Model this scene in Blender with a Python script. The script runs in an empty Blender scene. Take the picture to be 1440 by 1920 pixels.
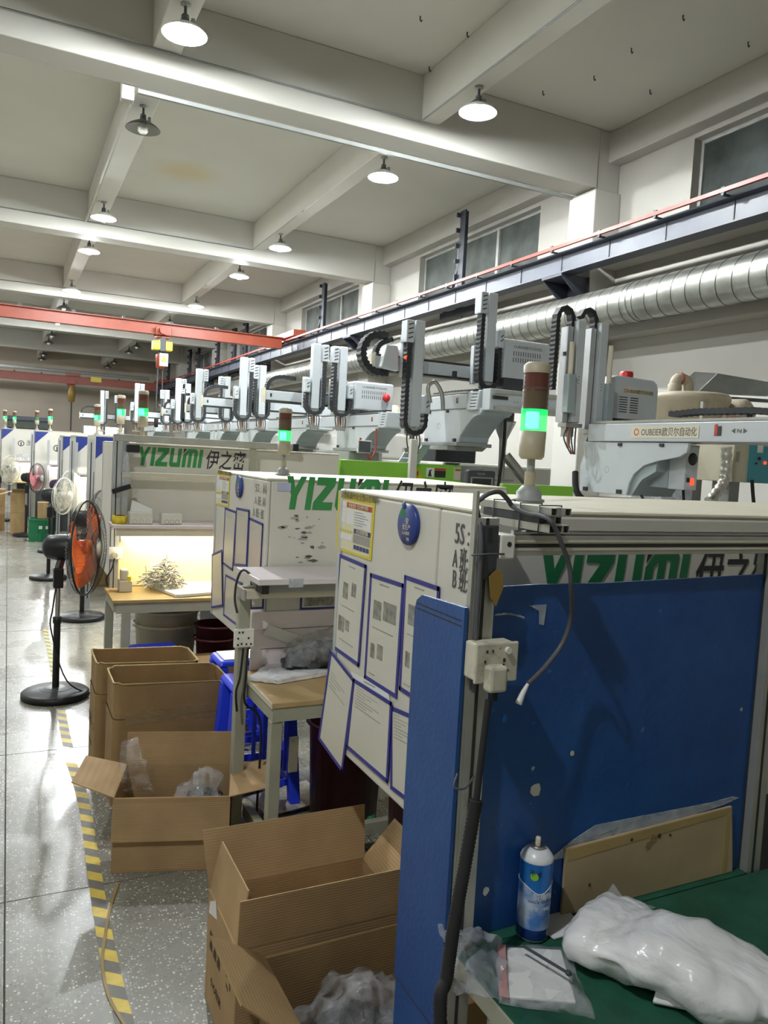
import bpy, bmesh, math, random
from mathutils import Vector, Matrix
random.seed(7)
SC = bpy.context.scene
COL = SC.collection
PI = math.pi

# ---------------------------------------------------------------- camera
CAM_H = 1.65
YAW, PITCH, ROLL, FPX = 0.454718, -0.071185, 0.054556, 1452.9
_f = Vector((math.sin(YAW)*math.cos(PITCH), math.cos(YAW)*math.cos(PITCH), math.sin(PITCH)))
_r0 = Vector((math.cos(YAW), -math.sin(YAW), 0)); _u0 = _r0.cross(_f)
_r = _r0*math.cos(ROLL) + _u0*math.sin(ROLL); _u = _r.cross(_f)
cd = bpy.data.cameras.new('camera'); cam = bpy.data.objects.new('camera', cd); COL.objects.link(cam)
cd.sensor_fit = 'HORIZONTAL'; cd.sensor_width = 36.0; cd.lens = 36.0*FPX/1440
cd.clip_start = 0.05; cd.clip_end = 200
cam.matrix_world = Matrix(((_r.x,_u.x,-_f.x,0),(_r.y,_u.y,-_f.y,0),(_r.z,_u.z,-_f.z,CAM_H),(0,0,0,1)))
SC.camera = cam
EYE = Vector((0,0,CAM_H))
def _ray(px, py): return _f + _r*((px-720)/FPX) - _u*((py-960)/FPX)
# measured points of the photograph turned into points of the hall, on a known plane
def onX(px, py, x): d=_ray(px,py); return EYE + d*(x/d.x)
def onY(px, py, y): d=_ray(px,py); return EYE + d*(y/d.y)
def onZ(px, py, z): d=_ray(px,py); return EYE + d*((z-CAM_H)/d.z)

# ---------------------------------------------------------------- world, exposure
w = bpy.data.worlds.new('world'); SC.world = w; w.use_nodes = True
w.node_tree.nodes['Background'].inputs[0].default_value = (0.02,0.022,0.026,1)
w.node_tree.nodes['Background'].inputs[1].default_value = 1.0
vs = SC.view_settings
vs.view_transform = 'Standard'; vs.look = 'None'; vs.gamma = 1.0; vs.use_curve_mapping = False
vs.exposure = 0.2
SC.cycles.max_bounces = 10; SC.cycles.diffuse_bounces = 6; SC.cycles.glossy_bounces = 4
SC.cycles.transparent_max_bounces = 16; SC.cycles.transmission_bounces = 6
SC.cycles.sample_clamp_indirect = 6.0
SC.cycles.use_denoising = True
SC.cycles.caustics_reflective = False; SC.cycles.caustics_refractive = False
LAMP_W = 300.0       # each lit pendant
LAMP_COL = (0.94, 0.985, 1.0)

# ---------------------------------------------------------------- materials
def lin(c):
    if isinstance(c, str):
        c = [int(c[i:i+2],16)/255 for i in (0,2,4)]
    return tuple((x/12.92 if x <= .04045 else ((x+.055)/1.055)**2.4) for x in c[:3])
def new_mat(name):
    m = bpy.data.materials.new(name); m.use_nodes = True
    return m, m.node_tree.nodes, m.node_tree.links, m.node_tree.nodes['Principled BSDF']
def mat(name, col, rough=.5, metal=0., var=.12, scale=9., bump=0., bscale=60., dirt=None, dirt_amt=.4, dscale=3., spec=.5, alpha=1., coat=0.):
    """painted/plastic/metal surface: base colour broken up by noise, optional worn patches of a second colour"""
    m, N, L, B = new_mat(name)
    c = lin(col)
    tc = N.new('ShaderNodeTexCoord')
    n = N.new('ShaderNodeTexNoise'); n.inputs['Scale'].default_value = scale; n.inputs['Detail'].default_value = 4
    L.new(tc.outputs['Object'], n.inputs['Vector'])
    r = N.new('ShaderNodeValToRGB'); L.new(n.outputs['Fac'], r.inputs[0])
    r.color_ramp.elements[0].position = .3; r.color_ramp.elements[1].position = .7
    r.color_ramp.elements[0].color = (*[x*(1-var) for x in c],1); r.color_ramp.elements[1].color = (*[min(1,x*(1+var)) for x in c],1)
    out = r.outputs[0]
    if dirt:
        n2 = N.new('ShaderNodeTexNoise'); n2.inputs['Scale'].default_value = dscale; n2.inputs['Detail'].default_value = 8; n2.inputs['Roughness'].default_value = .7
        L.new(tc.outputs['Object'], n2.inputs['Vector'])
        r2 = N.new('ShaderNodeValToRGB'); L.new(n2.outputs['Fac'], r2.inputs[0])
        r2.color_ramp.elements[0].position = 1-dirt_amt-.08; r2.color_ramp.elements[1].position = 1-dirt_amt+.12
        mx = N.new('ShaderNodeMixRGB'); L.new(r2.outputs[0], mx.inputs[0]); L.new(out, mx.inputs[1]); mx.inputs[2].default_value = (*lin(dirt),1)
        out = mx.outputs[0]
    L.new(out, B.inputs['Base Color'])
    B.inputs['Roughness'].default_value = rough; B.inputs['Metallic'].default_value = metal
    B.inputs['Specular IOR Level'].default_value = spec
    if coat: B.inputs['Coat Weight'].default_value = coat
    if bump:
        nb = N.new('ShaderNodeTexNoise'); nb.inputs['Scale'].default_value = bscale; nb.inputs['Detail'].default_value = 3
        L.new(tc.outputs['Object'], nb.inputs['Vector'])
        b = N.new('ShaderNodeBump'); b.inputs['Strength'].default_value = bump; b.inputs['Distance'].default_value = .01
        L.new(nb.outputs['Fac'], b.inputs['Height']); L.new(b.outputs[0], B.inputs['Normal'])
    return m
def emit(name, col, strength):
    m, N, L, B = new_mat(name)
    B.inputs['Base Color'].default_value = (*lin(col),1)
    B.inputs['Emission Color'].default_value = (*lin(col),1); B.inputs['Emission Strength'].default_value = strength
    return m
def film(name, col, opac, rough=.12, bump=.6, scale=14):
    """thin crumpled polythene: partly see-through, glossy"""
    m, N, L, B = new_mat(name)
    B.inputs['Base Color'].default_value = (*lin(col),1); B.inputs['Roughness'].default_value = rough
    tc = N.new('ShaderNodeTexCoord')
    v = N.new('ShaderNodeTexNoise'); v.inputs['Scale'].default_value = scale; v.inputs['Detail'].default_value = 5; v.inputs['Distortion'].default_value = 1.2
    L.new(tc.outputs['Object'], v.inputs['Vector'])
    b = N.new('ShaderNodeBump'); b.inputs['Strength'].default_value = bump; b.inputs['Distance'].default_value = .02
    L.new(v.outputs['Fac'], b.inputs['Height']); L.new(b.outputs[0], B.inputs['Normal'])
    r = N.new('ShaderNodeMapRange'); r.inputs[1].default_value = .3; r.inputs[2].default_value = .75
    r.inputs[3].default_value = max(0,opac-.18); r.inputs[4].default_value = min(1,opac+.25)
    L.new(v.outputs['Fac'], r.inputs[0]); L.new(r.outputs[0], B.inputs['Alpha'])
    return m

M = {}
M['white_panel'] = mat('white_panel', 'd0cdc2', .45, var=.04, scale=4, dirt='a9a595', dirt_amt=.22, dscale=5)
M['white_clean'] = mat('white_clean', 'cfcec7', .4, var=.03)
M['robot_white'] = mat('robot_white', 'bcc2c6', .35, var=.03)
M['robot_grey'] = mat('robot_grey', '9ba6aa', .4, var=.04)
M['cream'] = mat('cream', 'cdc7b2', .5, var=.05, dirt='b3a98c', dirt_amt=.2, dscale=6)
M['alu'] = mat('alu', 'b4b3aa', .42, .55, var=.1, scale=14, dirt='76736a', dirt_amt=.3, dscale=12)
M['alu_clean'] = mat('alu_clean', 'c3c6c8', .35, .6, var=.05)
M['slot_dark'] = mat('slot_dark', '2c2b27', .7)
M['black'] = mat('black_plastic', '17181b', .42, var=.2)
M['black_rubber'] = mat('black_rubber', '1b1b1c', .75, var=.2)
M['chain'] = mat('cable_chain', '26282b', .6, var=.2)
M['dark_grey'] = mat('dark_grey', '3b3e42', .5, var=.1)
M['grey_paint'] = mat('grey_paint', '8c8f8c', .5, var=.08)
M['bench_paint'] = mat('bench_paint', 'a3a391', .5, var=.08, dirt='6e6a55', dirt_amt=.3, dscale=9)
M['red_paint'] = mat('crane_red', '8f4029', .45, var=.12, scale=5, dirt='7c2f22', dirt_amt=.3)
M['rail_grey'] = mat('rail_grey', '474b56', .45, var=.12, scale=3)
M['rail_dark'] = mat('rail_dark', '2e323d', .5, var=.12)
M['conductor_red'] = mat('conductor_red', 'a33626', .45, var=.06)
M['galv'] = mat('galvanised', '9b9c96', .33, .85, var=.2, scale=5, bump=.3, bscale=9)
M['seam'] = mat('duct_seam', '77786f', .4, .8)
M['steel'] = mat('stainless', 'a9aaa5', .3, .9, var=.08)
M['chrome'] = mat('chrome', 'c9cac8', .18, 1., var=.03)
M['brass'] = mat('brass', 'a8863c', .35, .9)
M['orange_wire'] = mat('copper_hose', 'a85a35', .5)
M['wall_paint'] = mat('wall_paint', 'adaaa2', .65, var=.03, scale=2, dirt='a19d92', dirt_amt=.2, dscale=1.3)
M['ceil_paint'] = mat('ceiling_paint', 'c8c6bd', .75, var=.03, scale=1.2, dirt='bcb7a8', dirt_amt=.2, dscale=.9)
def stain(m, c, r, col, amt):
    # faint yellow leak stain with soft edges in the paint
    N, L = m.node_tree.nodes, m.node_tree.links; B = N['Principled BSDF']
    g = N.new('ShaderNodeNewGeometry'); d = N.new('ShaderNodeVectorMath'); d.operation = 'DISTANCE'; d.inputs[1].default_value = c
    L.new(g.outputs['Position'], d.inputs[0])
    r_ = N.new('ShaderNodeMapRange'); r_.inputs[1].default_value = r*.2; r_.inputs[2].default_value = r; r_.inputs[3].default_value = amt; r_.inputs[4].default_value = 0
    L.new(d.outputs['Value'], r_.inputs[0])
    src = B.inputs['Base Color'].links[0].from_socket
    x = N.new('ShaderNodeMixRGB'); L.new(r_.outputs[0], x.inputs[0]); L.new(src, x.inputs[1]); x.inputs[2].default_value = (*lin(col),1); L.new(x.outputs[0], B.inputs['Base Color'])
stain(M['ceil_paint'], onZ(348,322,5.5), .55, 'c2ae74', .6)
M['beam_paint'] = mat('beam_paint', 'b7b5ad', .65, var=.02, scale=2)
M['wall_far_paint'] = mat('wall_far_paint', 'b5ab9c', .7, var=.04, scale=1)
M['green_panel'] = mat('green_panel', '86c440', .35, var=.04)
M['blue_print'] = mat('blue_tape', '2f2f86', .5, var=.1)
M['letter_green'] = mat('letter_green', '2f8a45', .45, var=.06)
M['letter_green_dark'] = mat('letter_green_dark', '1f6e42', .45, var=.06)
M['letter_black'] = mat('letter_black', '25262a', .5)
M['ink_grey'] = mat('ink_grey', '5a5a58', .6)
M['ink_faint'] = mat('ink_faint', '9c9a92', .6)
M['paper'] = mat('paper_sleeve', 'cfcdbf', .25, var=.04, scale=3, coat=.3)
M['paper_white'] = mat('paper_white', 'e2e2e0', .6, var=.03)
M['photo_grey'] = mat('photo_grey', '8b8a80', .4, var=.45, scale=40)
M['sign_yellow'] = mat('sign_yellow', 'd9c52f', .4, var=.04)
M['sign_pale'] = mat('sign_pale', 'ddd8b4', .45, var=.03)
M['sign_red'] = mat('sign_red', 'b8412f', .45)
M['sign_navy'] = mat('sign_navy', '2c3a78', .45)
M['tag_blue'] = mat('tag_blue', '2b3f86', .35, var=.05)
M['dark_maroon'] = mat('maroon_plastic', '4f1a20', .4, var=.15)
M['bright_blue'] = mat('bright_blue_plastic', '2f4cf2', .38, var=.06)
M['crate_green'] = mat('crate_green', '1f7a4e', .45, var=.08)
M['basin'] = mat('white_tub', 'cfc8ae', .45, var=.06, dirt='8a7f62', dirt_amt=.35, dscale=7)
M['socket_white'] = mat('socket_white', 'e6e3da', .35, var=.03)
M['socket_dirty'] = mat('socket_dirty', 'c9c4b2', .5, var=.08, scale=20, dirt='8a8573', dirt_amt=.42, dscale=16)
M['cable_grey'] = mat('cable_grey', '54555a', .5, var=.1)
M['tape_clear'] = film('clear_tape', 'c9cfd6', .45, .15, .2)
M['estop_red'] = mat('stop_button_red', 'c3242a', .35)
M['stained_board'] = mat('stained_board', 'a8915f', .6, var=.1, dirt='8f7a50', dirt_amt=.25)
M['fan_orange'] = mat('fan_blade_orange', 'd9642c', .3, var=.05)
M['fan_pink'] = mat('fan_blade_pink', 'd8858a', .3, var=.05)
M['fan_clear'] = film('fan_blade_clear', 'd8d8c8', .45, .2, .05)
M['tape_thin'] = film('tape_thin','b59f78',.22,.12,.3)
M['film'] = film('polythene', 'd9dbe0', .2)
M['film_grey'] = film('polythene_grey', 'b9bcc6', .42)
M['film_dense'] = film('polythene_dense', 'f8f8fa', .8, .2, .8, 7)
M['dark_parts'] = mat('dark_moulded_parts', '2b2e33', .35, var=.5, scale=60, bump=.8, bscale=70)
M['green_led'] = emit('tower_green', '00d85c', 1.3); M['green_led'].node_tree.nodes['Principled BSDF'].inputs['Alpha'].default_value=.6
M['green_led_core'] = emit('tower_green_core', '66ffc8', 5.)
M['red_led'] = emit('indicator_red', 'ff3418', 3.)
M['tower_red'] = mat('tower_red_lens', '5a2f26', .3, var=.1)
M['tower_amber'] = mat('tower_amber_lens', '5a4c38', .3, var=.1)
M['tower_ivory'] = mat('tower_ivory', 'a69d86', .5, var=.06, dirt='8b7d60', dirt_amt=.3, dscale=25)
M['tower_green_off'] = mat('tower_green_lens', '3f7a5a', .3)
M['tube_light'] = emit('tube_light', 'fff4d2', 75.)
M['tube_light_cool'] = emit('tube_light_cool', 'fff0f4', 40.)
M['bulb'] = emit('lit_bulb', 'fffaf0', 30.)
M['bulb_off'] = mat('unlit_bulb', 'd9d9d2', .15, var=.02)
M['shade_in'] = mat('shade_grey', '8f8f88', .4, .4, var=.05)
M['shade_lit_white'] = mat('shade_lit_white', 'e8e8e2', .4, var=.02)
M['gunmetal'] = mat('gunmetal', '5c5f60', .4, .5)
M['blue_corner'] = mat('corner_navy', '2b3a86', .4)
M['window_far'] = emit('daylit_far_window', 'fff7e6', 2.6)
M['teal_panel'] = mat('teal_panel', '2c8a98', .4, var=.05)
M['beige_box'] = mat('beige_cabinet', 'b9b39c', .5, var=.06)
M['hopper_cream'] = mat('hopper_cream', 'b5aa94', .5, var=.08, dirt='8e826a', dirt_amt=.35, dscale=7)
M['foil'] = mat('foil_hose', 'c3bfb4', .35, .5, var=.25, scale=25, bump=.9, bscale=28)
M['maroon_steel'] = M['dark_maroon']
M['pink_white'] = mat('pinkish_laminate', 'd9cfd0', .4, var=.03)
M['yellow_tape'] = mat('hazard_yellow', 'd3b73c', .5, var=.14, scale=24, dirt='8f7f3e', dirt_amt=.3, dscale=14)
M['black_tape'] = mat('hazard_black', '66635a', .5, var=.2, scale=24, dirt='7b7668', dirt_amt=.3, dscale=14)
M['strap_tan'] = mat('strap_tan', '8f7433', .5, var=.1)
M['leak_stain'] = mat('leak_stain', 'cbb98c', .8)

def m_floor():
    m, N, L, B = new_mat('terrazzo')
    tc = N.new('ShaderNodeTexCoord'); geo = N.new('ShaderNodeNewGeometry')
    v = N.new('ShaderNodeTexVoronoi'); v.inputs['Scale'].default_value = 100; v.inputs['Randomness'].default_value = 1
    L.new(geo.outputs['Position'], v.inputs['Vector'])
    # each chip its own tone, matrix between chips by distance
    sep = N.new('ShaderNodeSeparateColor'); L.new(v.outputs['Color'], sep.inputs[0])
    chips = N.new('ShaderNodeValToRGB'); L.new(sep.outputs[0], chips.inputs[0])
    cr = chips.color_ramp; cr.interpolation = 'CONSTANT'
    cr.elements[0].position = 0; cr.elements[0].color = (*lin('7e7c74'),1)
    cr.elements[1].position = .28; cr.elements[1].color = (*lin('918f86'),1)
    for p, c in ((.45,'a3a097'),(.62,'bfbcb2'),(.74,'e2dfd6'),(.93,'5f5d58')):
        e = cr.elements.new(p); e.color = (*lin(c),1)
    d = N.new('ShaderNodeValToRGB'); L.new(v.outputs['Distance'], d.inputs[0])
    d.color_ramp.elements[0].position = .28; d.color_ramp.elements[1].position = .45
    d.color_ramp.elements[0].color = (0,0,0,1); d.color_ramp.elements[1].color = (1,1,1,1)
    mx = N.new('ShaderNodeMixRGB'); L.new(d.outputs[0], mx.inputs[0]); L.new(chips.outputs[0], mx.inputs[1]); mx.inputs[2].default_value = (*lin('838178'),1)
    # large worn stains
    n = N.new('ShaderNodeTexNoise'); n.inputs['Scale'].default_value = 1.6; n.inputs['Detail'].default_value = 7; n.inputs['Roughness'].default_value = .65
    L.new(geo.outputs['Position'], n.inputs['Vector'])
    st = N.new('ShaderNodeValToRGB'); L.new(n.outputs['Fac'], st.inputs[0])
    st.color_ramp.elements[0].position = .36; st.color_ramp.elements[1].position = .56
    st.color_ramp.elements[0].color = (.72,.71,.68,1); st.color_ramp.elements[1].color = (1,1,1,1)
    mu = N.new('ShaderNodeMixRGB'); mu.blend_type = 'MULTIPLY'; mu.inputs[0].default_value = 1
    L.new(mx.outputs[0], mu.inputs[1]); L.new(st.outputs[0], mu.inputs[2]); L.new(mu.outputs[0], B.inputs['Base Color'])
    rr = N.new('ShaderNodeMapRange'); rr.inputs[1].default_value = .3; rr.inputs[2].default_value = .7; rr.inputs[3].default_value = .38; rr.inputs[4].default_value = .2
    L.new(n.outputs['Fac'], rr.inputs[0]); L.new(rr.outputs[0], B.inputs['Roughness'])
    B.inputs['Specular IOR Level'].default_value = .6
    return m
M['terrazzo'] = m_floor()
M['floor_joint'] = mat('floor_joint', '4a4842', .8)

def m_card(name, col):
    m, N, L, B = new_mat(name)
    tc = N.new('ShaderNodeTexCoord')
    wv = N.new('ShaderNodeTexWave'); wv.inputs['Scale'].default_value = 40; wv.inputs['Distortion'].default_value = .6; wv.bands_direction = 'Z'
    L.new(tc.outputs['Object'], wv.inputs['Vector'])
    n = N.new('ShaderNodeTexNoise'); n.inputs['Scale'].default_value = 6; n.inputs['Detail'].default_value = 6
    L.new(tc.outputs['Object'], n.inputs['Vector'])
    c = lin(col); r = N.new('ShaderNodeValToRGB'); L.new(n.outputs['Fac'], r.inputs[0])
    r.color_ramp.elements[0].position = .3; r.color_ramp.elements[1].position = .7
    r.color_ramp.elements[0].color = (*[x*.84 for x in c],1); r.color_ramp.elements[1].color = (*[x*1.1 for x in c],1)
    L.new(r.outputs[0], B.inputs['Base Color']); B.inputs['Roughness'].default_value = .75; B.inputs['Specular IOR Level'].default_value = .25
    b = N.new('ShaderNodeBump'); b.inputs['Strength'].default_value = .12; b.inputs['Distance'].default_value = .004
    L.new(wv.outputs['Fac'], b.inputs['Height']); L.new(b.outputs[0], B.inputs['Normal'])
    return m
M['card'] = m_card('cardboard', 'ad9069')
M['card_dark'] = m_card('cardboard_old', '957a54')
M['card_print'] = mat('carton_print', '4a3a26', .8)
M['card_sheet'] = mat('cardboard_sheet', 'ab9877', .75, var=.1, scale=8, dirt='7d6646', dirt_amt=.2, dscale=14)

def m_blue_board():
    m, N, L, B = new_mat('blue_board')
    tc = N.new('ShaderNodeTexCoord')
    n = N.new('ShaderNodeTexNoise'); n.inputs['Scale'].default_value = 5; n.inputs['Detail'].default_value = 8; n.inputs['Roughness'].default_value = .7
    L.new(tc.outputs['Object'], n.inputs['Vector'])
    r = N.new('ShaderNodeValToRGB'); L.new(n.outputs['Fac'], r.inputs[0])
    r.color_ramp.elements[0].position = .25; r.color_ramp.elements[1].position = .8
    r.color_ramp.elements[0].color = (*lin('143d7c'),1); r.color_ramp.elements[1].color = (*lin('265795'),1)
    # fine pale scuffs
    n2 = N.new('ShaderNodeTexNoise'); n2.inputs['Scale'].default_value = 34; n2.inputs['Detail'].default_value = 4
    L.new(tc.outputs['Object'], n2.inputs['Vector'])
    r2 = N.new('ShaderNodeValToRGB'); L.new(n2.outputs['Fac'], r2.inputs[0]); r2.color_ramp.elements[0].position = .7; r2.color_ramp.elements[1].position = .78
    mx = N.new('ShaderNodeMixRGB'); L.new(r2.outputs[0], mx.inputs[0]); L.new(r.outputs[0], mx.inputs[1]); mx.inputs[2].default_value = (*lin('4a78b0'),1)
    L.new(mx.outputs[0], B.inputs['Base Color']); B.inputs['Roughness'].default_value = .42
    nb = N.new('ShaderNodeTexNoise'); nb.inputs['Scale'].default_value = 90; L.new(tc.outputs['Object'], nb.inputs['Vector'])
    b = N.new('ShaderNodeBump'); b.inputs['Strength'].default_value = .25; b.inputs['Distance'].default_value = .004
    L.new(nb.outputs['Fac'], b.inputs['Height']); L.new(b.outputs[0], B.inputs['Normal'])
    return m
M['blue_board'] = m_blue_board()
M['green_top'] = mat('green_bench_mat', '1f5340', .5, var=.22, scale=12, dirt='173d31', dirt_amt=.4, dscale=5, bump=.15, bscale=80)
M['wood_top'] = mat('worn_bench_top', 'b79c70', .5, var=.08, scale=5, dirt='94794d', dirt_amt=.25)
M['pane'] = mat('night_pane', '5d625f', .22, var=.35, scale=2.2, bump=.06, bscale=6)
M['pane_dark'] = mat('night_pane_dark', '474d4b', .22, var=.5, scale=1.6)
M['window_alu'] = mat('window_alu', 'aeb0ac', .45, .3)
M['bag_white'] = film('white_bag', 'ececf0', .86, .28, 1.0)
M['white_parts'] = mat('white_moulded_parts', 'd9dad8', .45, var=.15, scale=40, bump=.6, bscale=30)
M['can_white'] = mat('can_white', 'dfe2e6', .3)
M['can_blue'] = mat('can_blue', '1f6fc0', .28, .2, var=.08)
M['can_navy'] = mat('can_navy', '16336f', .28, .2)
def m_can():
    m, N, L, B = new_mat('can_art')
    tc = N.new('ShaderNodeTexCoord'); n = N.new('ShaderNodeTexNoise'); n.inputs['Scale'].default_value = 26; n.inputs['Detail'].default_value = 6
    L.new(tc.outputs['Object'], n.inputs['Vector'])
    r = N.new('ShaderNodeValToRGB'); L.new(n.outputs['Fac'], r.inputs[0])
    r.color_ramp.elements[0].position = .38; r.color_ramp.elements[1].position = .62
    r.color_ramp.elements[0].color = (*lin('3d74b8'),1); r.color_ramp.elements[1].color = (*lin('b4c3d8'),1)
    L.new(r.outputs[0], B.inputs['Base Color']); B.inputs['Roughness'].default_value = .28
    return m
M['can_art'] = m_can()

# ---------------------------------------------------------------- mesh building
class MB:
    """collects shapes and links them as ONE mesh object"""
    def __init__(s): s.v=[]; s.f=[]; s.mi=[]; s.sm=[]; s.mats=[]; s.cur=0
    def m(s, key):
        mt = M[key] if isinstance(key,str) else key
        if mt not in s.mats: s.mats.append(mt)
        s.cur = s.mats.index(mt); return s
    def add(s, vs, fs, smooth=False):
        o=len(s.v); s.v += [tuple(v) for v in vs]
        for f in fs: s.f.append([i+o for i in f]); s.mi.append(s.cur); s.sm.append(smooth)
        return s
    def box(s, x0,y0,z0,x1,y1,z1):
        x0,x1=min(x0,x1),max(x0,x1); y0,y1=min(y0,y1),max(y0,y1); z0,z1=min(z0,z1),max(z0,z1)
        return s.add([(x0,y0,z0),(x1,y0,z0),(x1,y1,z0),(x0,y1,z0),(x0,y0,z1),(x1,y0,z1),(x1,y1,z1),(x0,y1,z1)],
          [(0,3,2,1),(4,5,6,7),(0,1,5,4),(1,2,6,5),(2,3,7,6),(3,0,4,7)])
    def slab(s, quad, t):
        """quad of 4 points given thickness t along its normal"""
        q=[Vector(p) for p in quad]; n=(q[1]-q[0]).cross(q[3]-q[0]).normalized()*t
        return s.add(q+[p+n for p in q], [(3,2,1,0),(4,5,6,7),(0,1,5,4),(1,2,6,5),(2,3,7,6),(3,0,4,7)])
    def bar(s, a, b, w, h=None, up=(0,0,1)):
        h=h or w; a=Vector(a); b=Vector(b); d=(b-a).normalized(); up=Vector(up)
        if abs(d.dot(up))>.98: up=Vector((0,1,0))
        sx=d.cross(up).normalized()*w/2; sy=sx.cross(d).normalized()*h/2
        vs=[p+i*sx+j*sy for p in (a,b) for i,j in ((-1,-1),(1,-1),(1,1),(-1,1))]
        return s.add(vs,[(0,3,2,1),(4,5,6,7),(0,1,5,4),(1,2,6,5),(2,3,7,6),(3,0,4,7)])
    def cyl(s, a, b, r0, r1=None, n=16, cap=True, smooth=True):
        r1=r0 if r1 is None else r1; a=Vector(a); b=Vector(b); d=(b-a).normalized()
        t=Vector((0,0,1)) if abs(d.z)<.9 else Vector((1,0,0)); e=d.cross(t).normalized(); g=d.cross(e)
        vs=[p+(e*math.cos(2*PI*i/n)+g*math.sin(2*PI*i/n))*r for p,r in ((a,r0),(b,r1)) for i in range(n)]
        s.add(vs,[(i,n+i,n+(i+1)%n,(i+1)%n) for i in range(n)],smooth)
        if cap:
            s.add(vs[:n],[list(range(n))]); s.add(vs[n:],[list(range(n-1,-1,-1))])
        return s
    def lathe(s, prof, c=(0,0,0), n=24, axis=None, smooth=True, cap=False):
        """prof: list of (radius, height) turned about axis through c"""
        R = Matrix.Identity(3) if axis is None else Vector((0,0,1)).rotation_difference(Vector(axis)).to_matrix()
        c=Vector(c); vs=[c+R@Vector((r*math.cos(2*PI*i/n), r*math.sin(2*PI*i/n), z)) for r,z in prof for i in range(n)]
        k=len(prof); fs=[(j*n+i, j*n+(i+1)%n, (j+1)*n+(i+1)%n, (j+1)*n+i) for j in range(k-1) for i in range(n)]
        if cap: fs += [list(range(n-1,-1,-1)), [(k-1)*n+i for i in range(n)]]
        return s.add(vs,fs,smooth)
    def tube(s, pts, r, n=8, closed=False, smooth=True):
        P=[Vector(p) for p in pts]; k=len(P); vs=[]; prev=None
        for i,p in enumerate(P):
            if closed: d=(P[(i+1)%k]-P[i-1])
            else: d=(P[min(i+1,k-1)]-P[max(i-1,0)])
            d=d.normalized()
            if prev is None:
                t=Vector((0,0,1)) if abs(d.z)<.9 else Vector((1,0,0)); e=d.cross(t).normalized()
            else: e=(prev-d*prev.dot(d)).normalized()
            prev=e; g=d.cross(e); rr=r[i] if isinstance(r,(list,tuple)) else r
            vs += [p+(e*math.cos(2*PI*j/n)+g*math.sin(2*PI*j/n))*rr for j in range(n)]
        fs=[(i*n+j, i*n+(j+1)%n, ((i+1)%k)*n+(j+1)%n, ((i+1)%k)*n+j) for i in range(k if closed else k-1) for j in range(n)]
        s.add(vs,fs,smooth)
        if not closed: s.add(vs[:n],[list(range(n-1,-1,-1))]); s.add(vs[-n:],[list(range(n))])
        return s
    def prism(s, poly, axis, a, b):
        """polygon in the two other coordinates pushed from a to b along axis"""
        ax='xyz'.index(axis); o=[i for i in range(3) if i!=ax]; n=len(poly); vs=[]
        for t in (a,b):
            for p in poly:
                v=[0,0,0]; v[ax]=t; v[o[0]]=p[0]; v[o[1]]=p[1]; vs.append(v)
        return s.add(vs,[list(range(n-1,-1,-1)),[n+i for i in range(n)]]+[(i,(i+1)%n,n+(i+1)%n,n+i) for i in range(n)])
    def poly(s, pts): return s.add(pts,[list(range(len(pts)))])
    def belt(s, pts, side, w, t, ridged=0):
        """flat band (cable chain, strap): pts along its middle, side = direction of its width"""
        P=[Vector(p) for p in pts]; side=Vector(side).normalized()*w/2; k=len(P); vs=[]
        for i,p in enumerate(P):
            d=(P[min(i+1,k-1)]-P[max(i-1,0)]).normalized(); nn=d.cross(side).normalized()*t/2
            if ridged and i%2: nn=nn*ridged
            vs += [p-side-nn, p+side-nn, p+side+nn, p-side+nn]
        fs=[(i*4+j, i*4+(j+1)%4, (i+1)*4+(j+1)%4, (i+1)*4+j) for i in range(k-1) for j in range(4)]
        return s.add(vs, fs+[(3,2,1,0),((k-1)*4,(k-1)*4+1,(k-1)*4+2,(k-1)*4+3)])
    def build(s, name, mt=None, parent=None, bevel=0, kind=None, label=None, cat=None, group=None, fix=True):
        off = Vector((0,0,0))
        if parent is not None:
            q=parent
            while q is not None: off += q.location; q=q.parent
        me=bpy.data.meshes.new(name); me.from_pydata([Vector(v)-off for v in s.v],[],s.f)
        for mm in (s.mats or [M[mt] if isinstance(mt,str) else mt]): me.materials.append(mm)
        if s.mats: me.polygons.foreach_set('material_index', s.mi)
        me.polygons.foreach_set('use_smooth', s.sm)
        if fix:
            bm=bmesh.new(); bm.from_mesh(me); bmesh.ops.recalc_face_normals(bm, faces=bm.faces); bm.to_mesh(me); bm.free()
        me.update()
        o=bpy.data.objects.new(name, me); COL.objects.link(o)
        if parent is not None: o.parent=parent
        if bevel:
            b=o.modifiers.new('bevel','BEVEL'); b.width=bevel; b.segments=2; b.limit_method='ANGLE'; b.angle_limit=.6
        tag(o,label,cat,group,kind)
        return o
def tag(o, label=None, cat=None, group=None, kind=None):
    for k,v in (('label',label),('category',cat),('group',group),('kind',kind)):
        if v: o[k]=v
    return o
def thing(name, label, cat, loc=(0,0,0), group=None):
    o=bpy.data.objects.new(name,None); COL.objects.link(o); o.location=loc; o.empty_display_size=.1
    return tag(o,label,cat,group)
def copy_tree(o, loc=None, rotz=None, label=None, group=None, parent=None):
    c=o.copy(); COL.objects.link(c)
    if parent is not None: c.parent=parent
    if loc is not None: c.location=loc
    if rotz is not None: c.rotation_euler=(0,0,rotz)
    if label: c['label']=label
    if group: c['group']=group
    for ch in KIDS(o): copy_tree(ch, parent=c)
    return c
def KIDS(o): return [x for x in COL.objects if x.parent==o]
def box(*a): return MB().box(*a)

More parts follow.
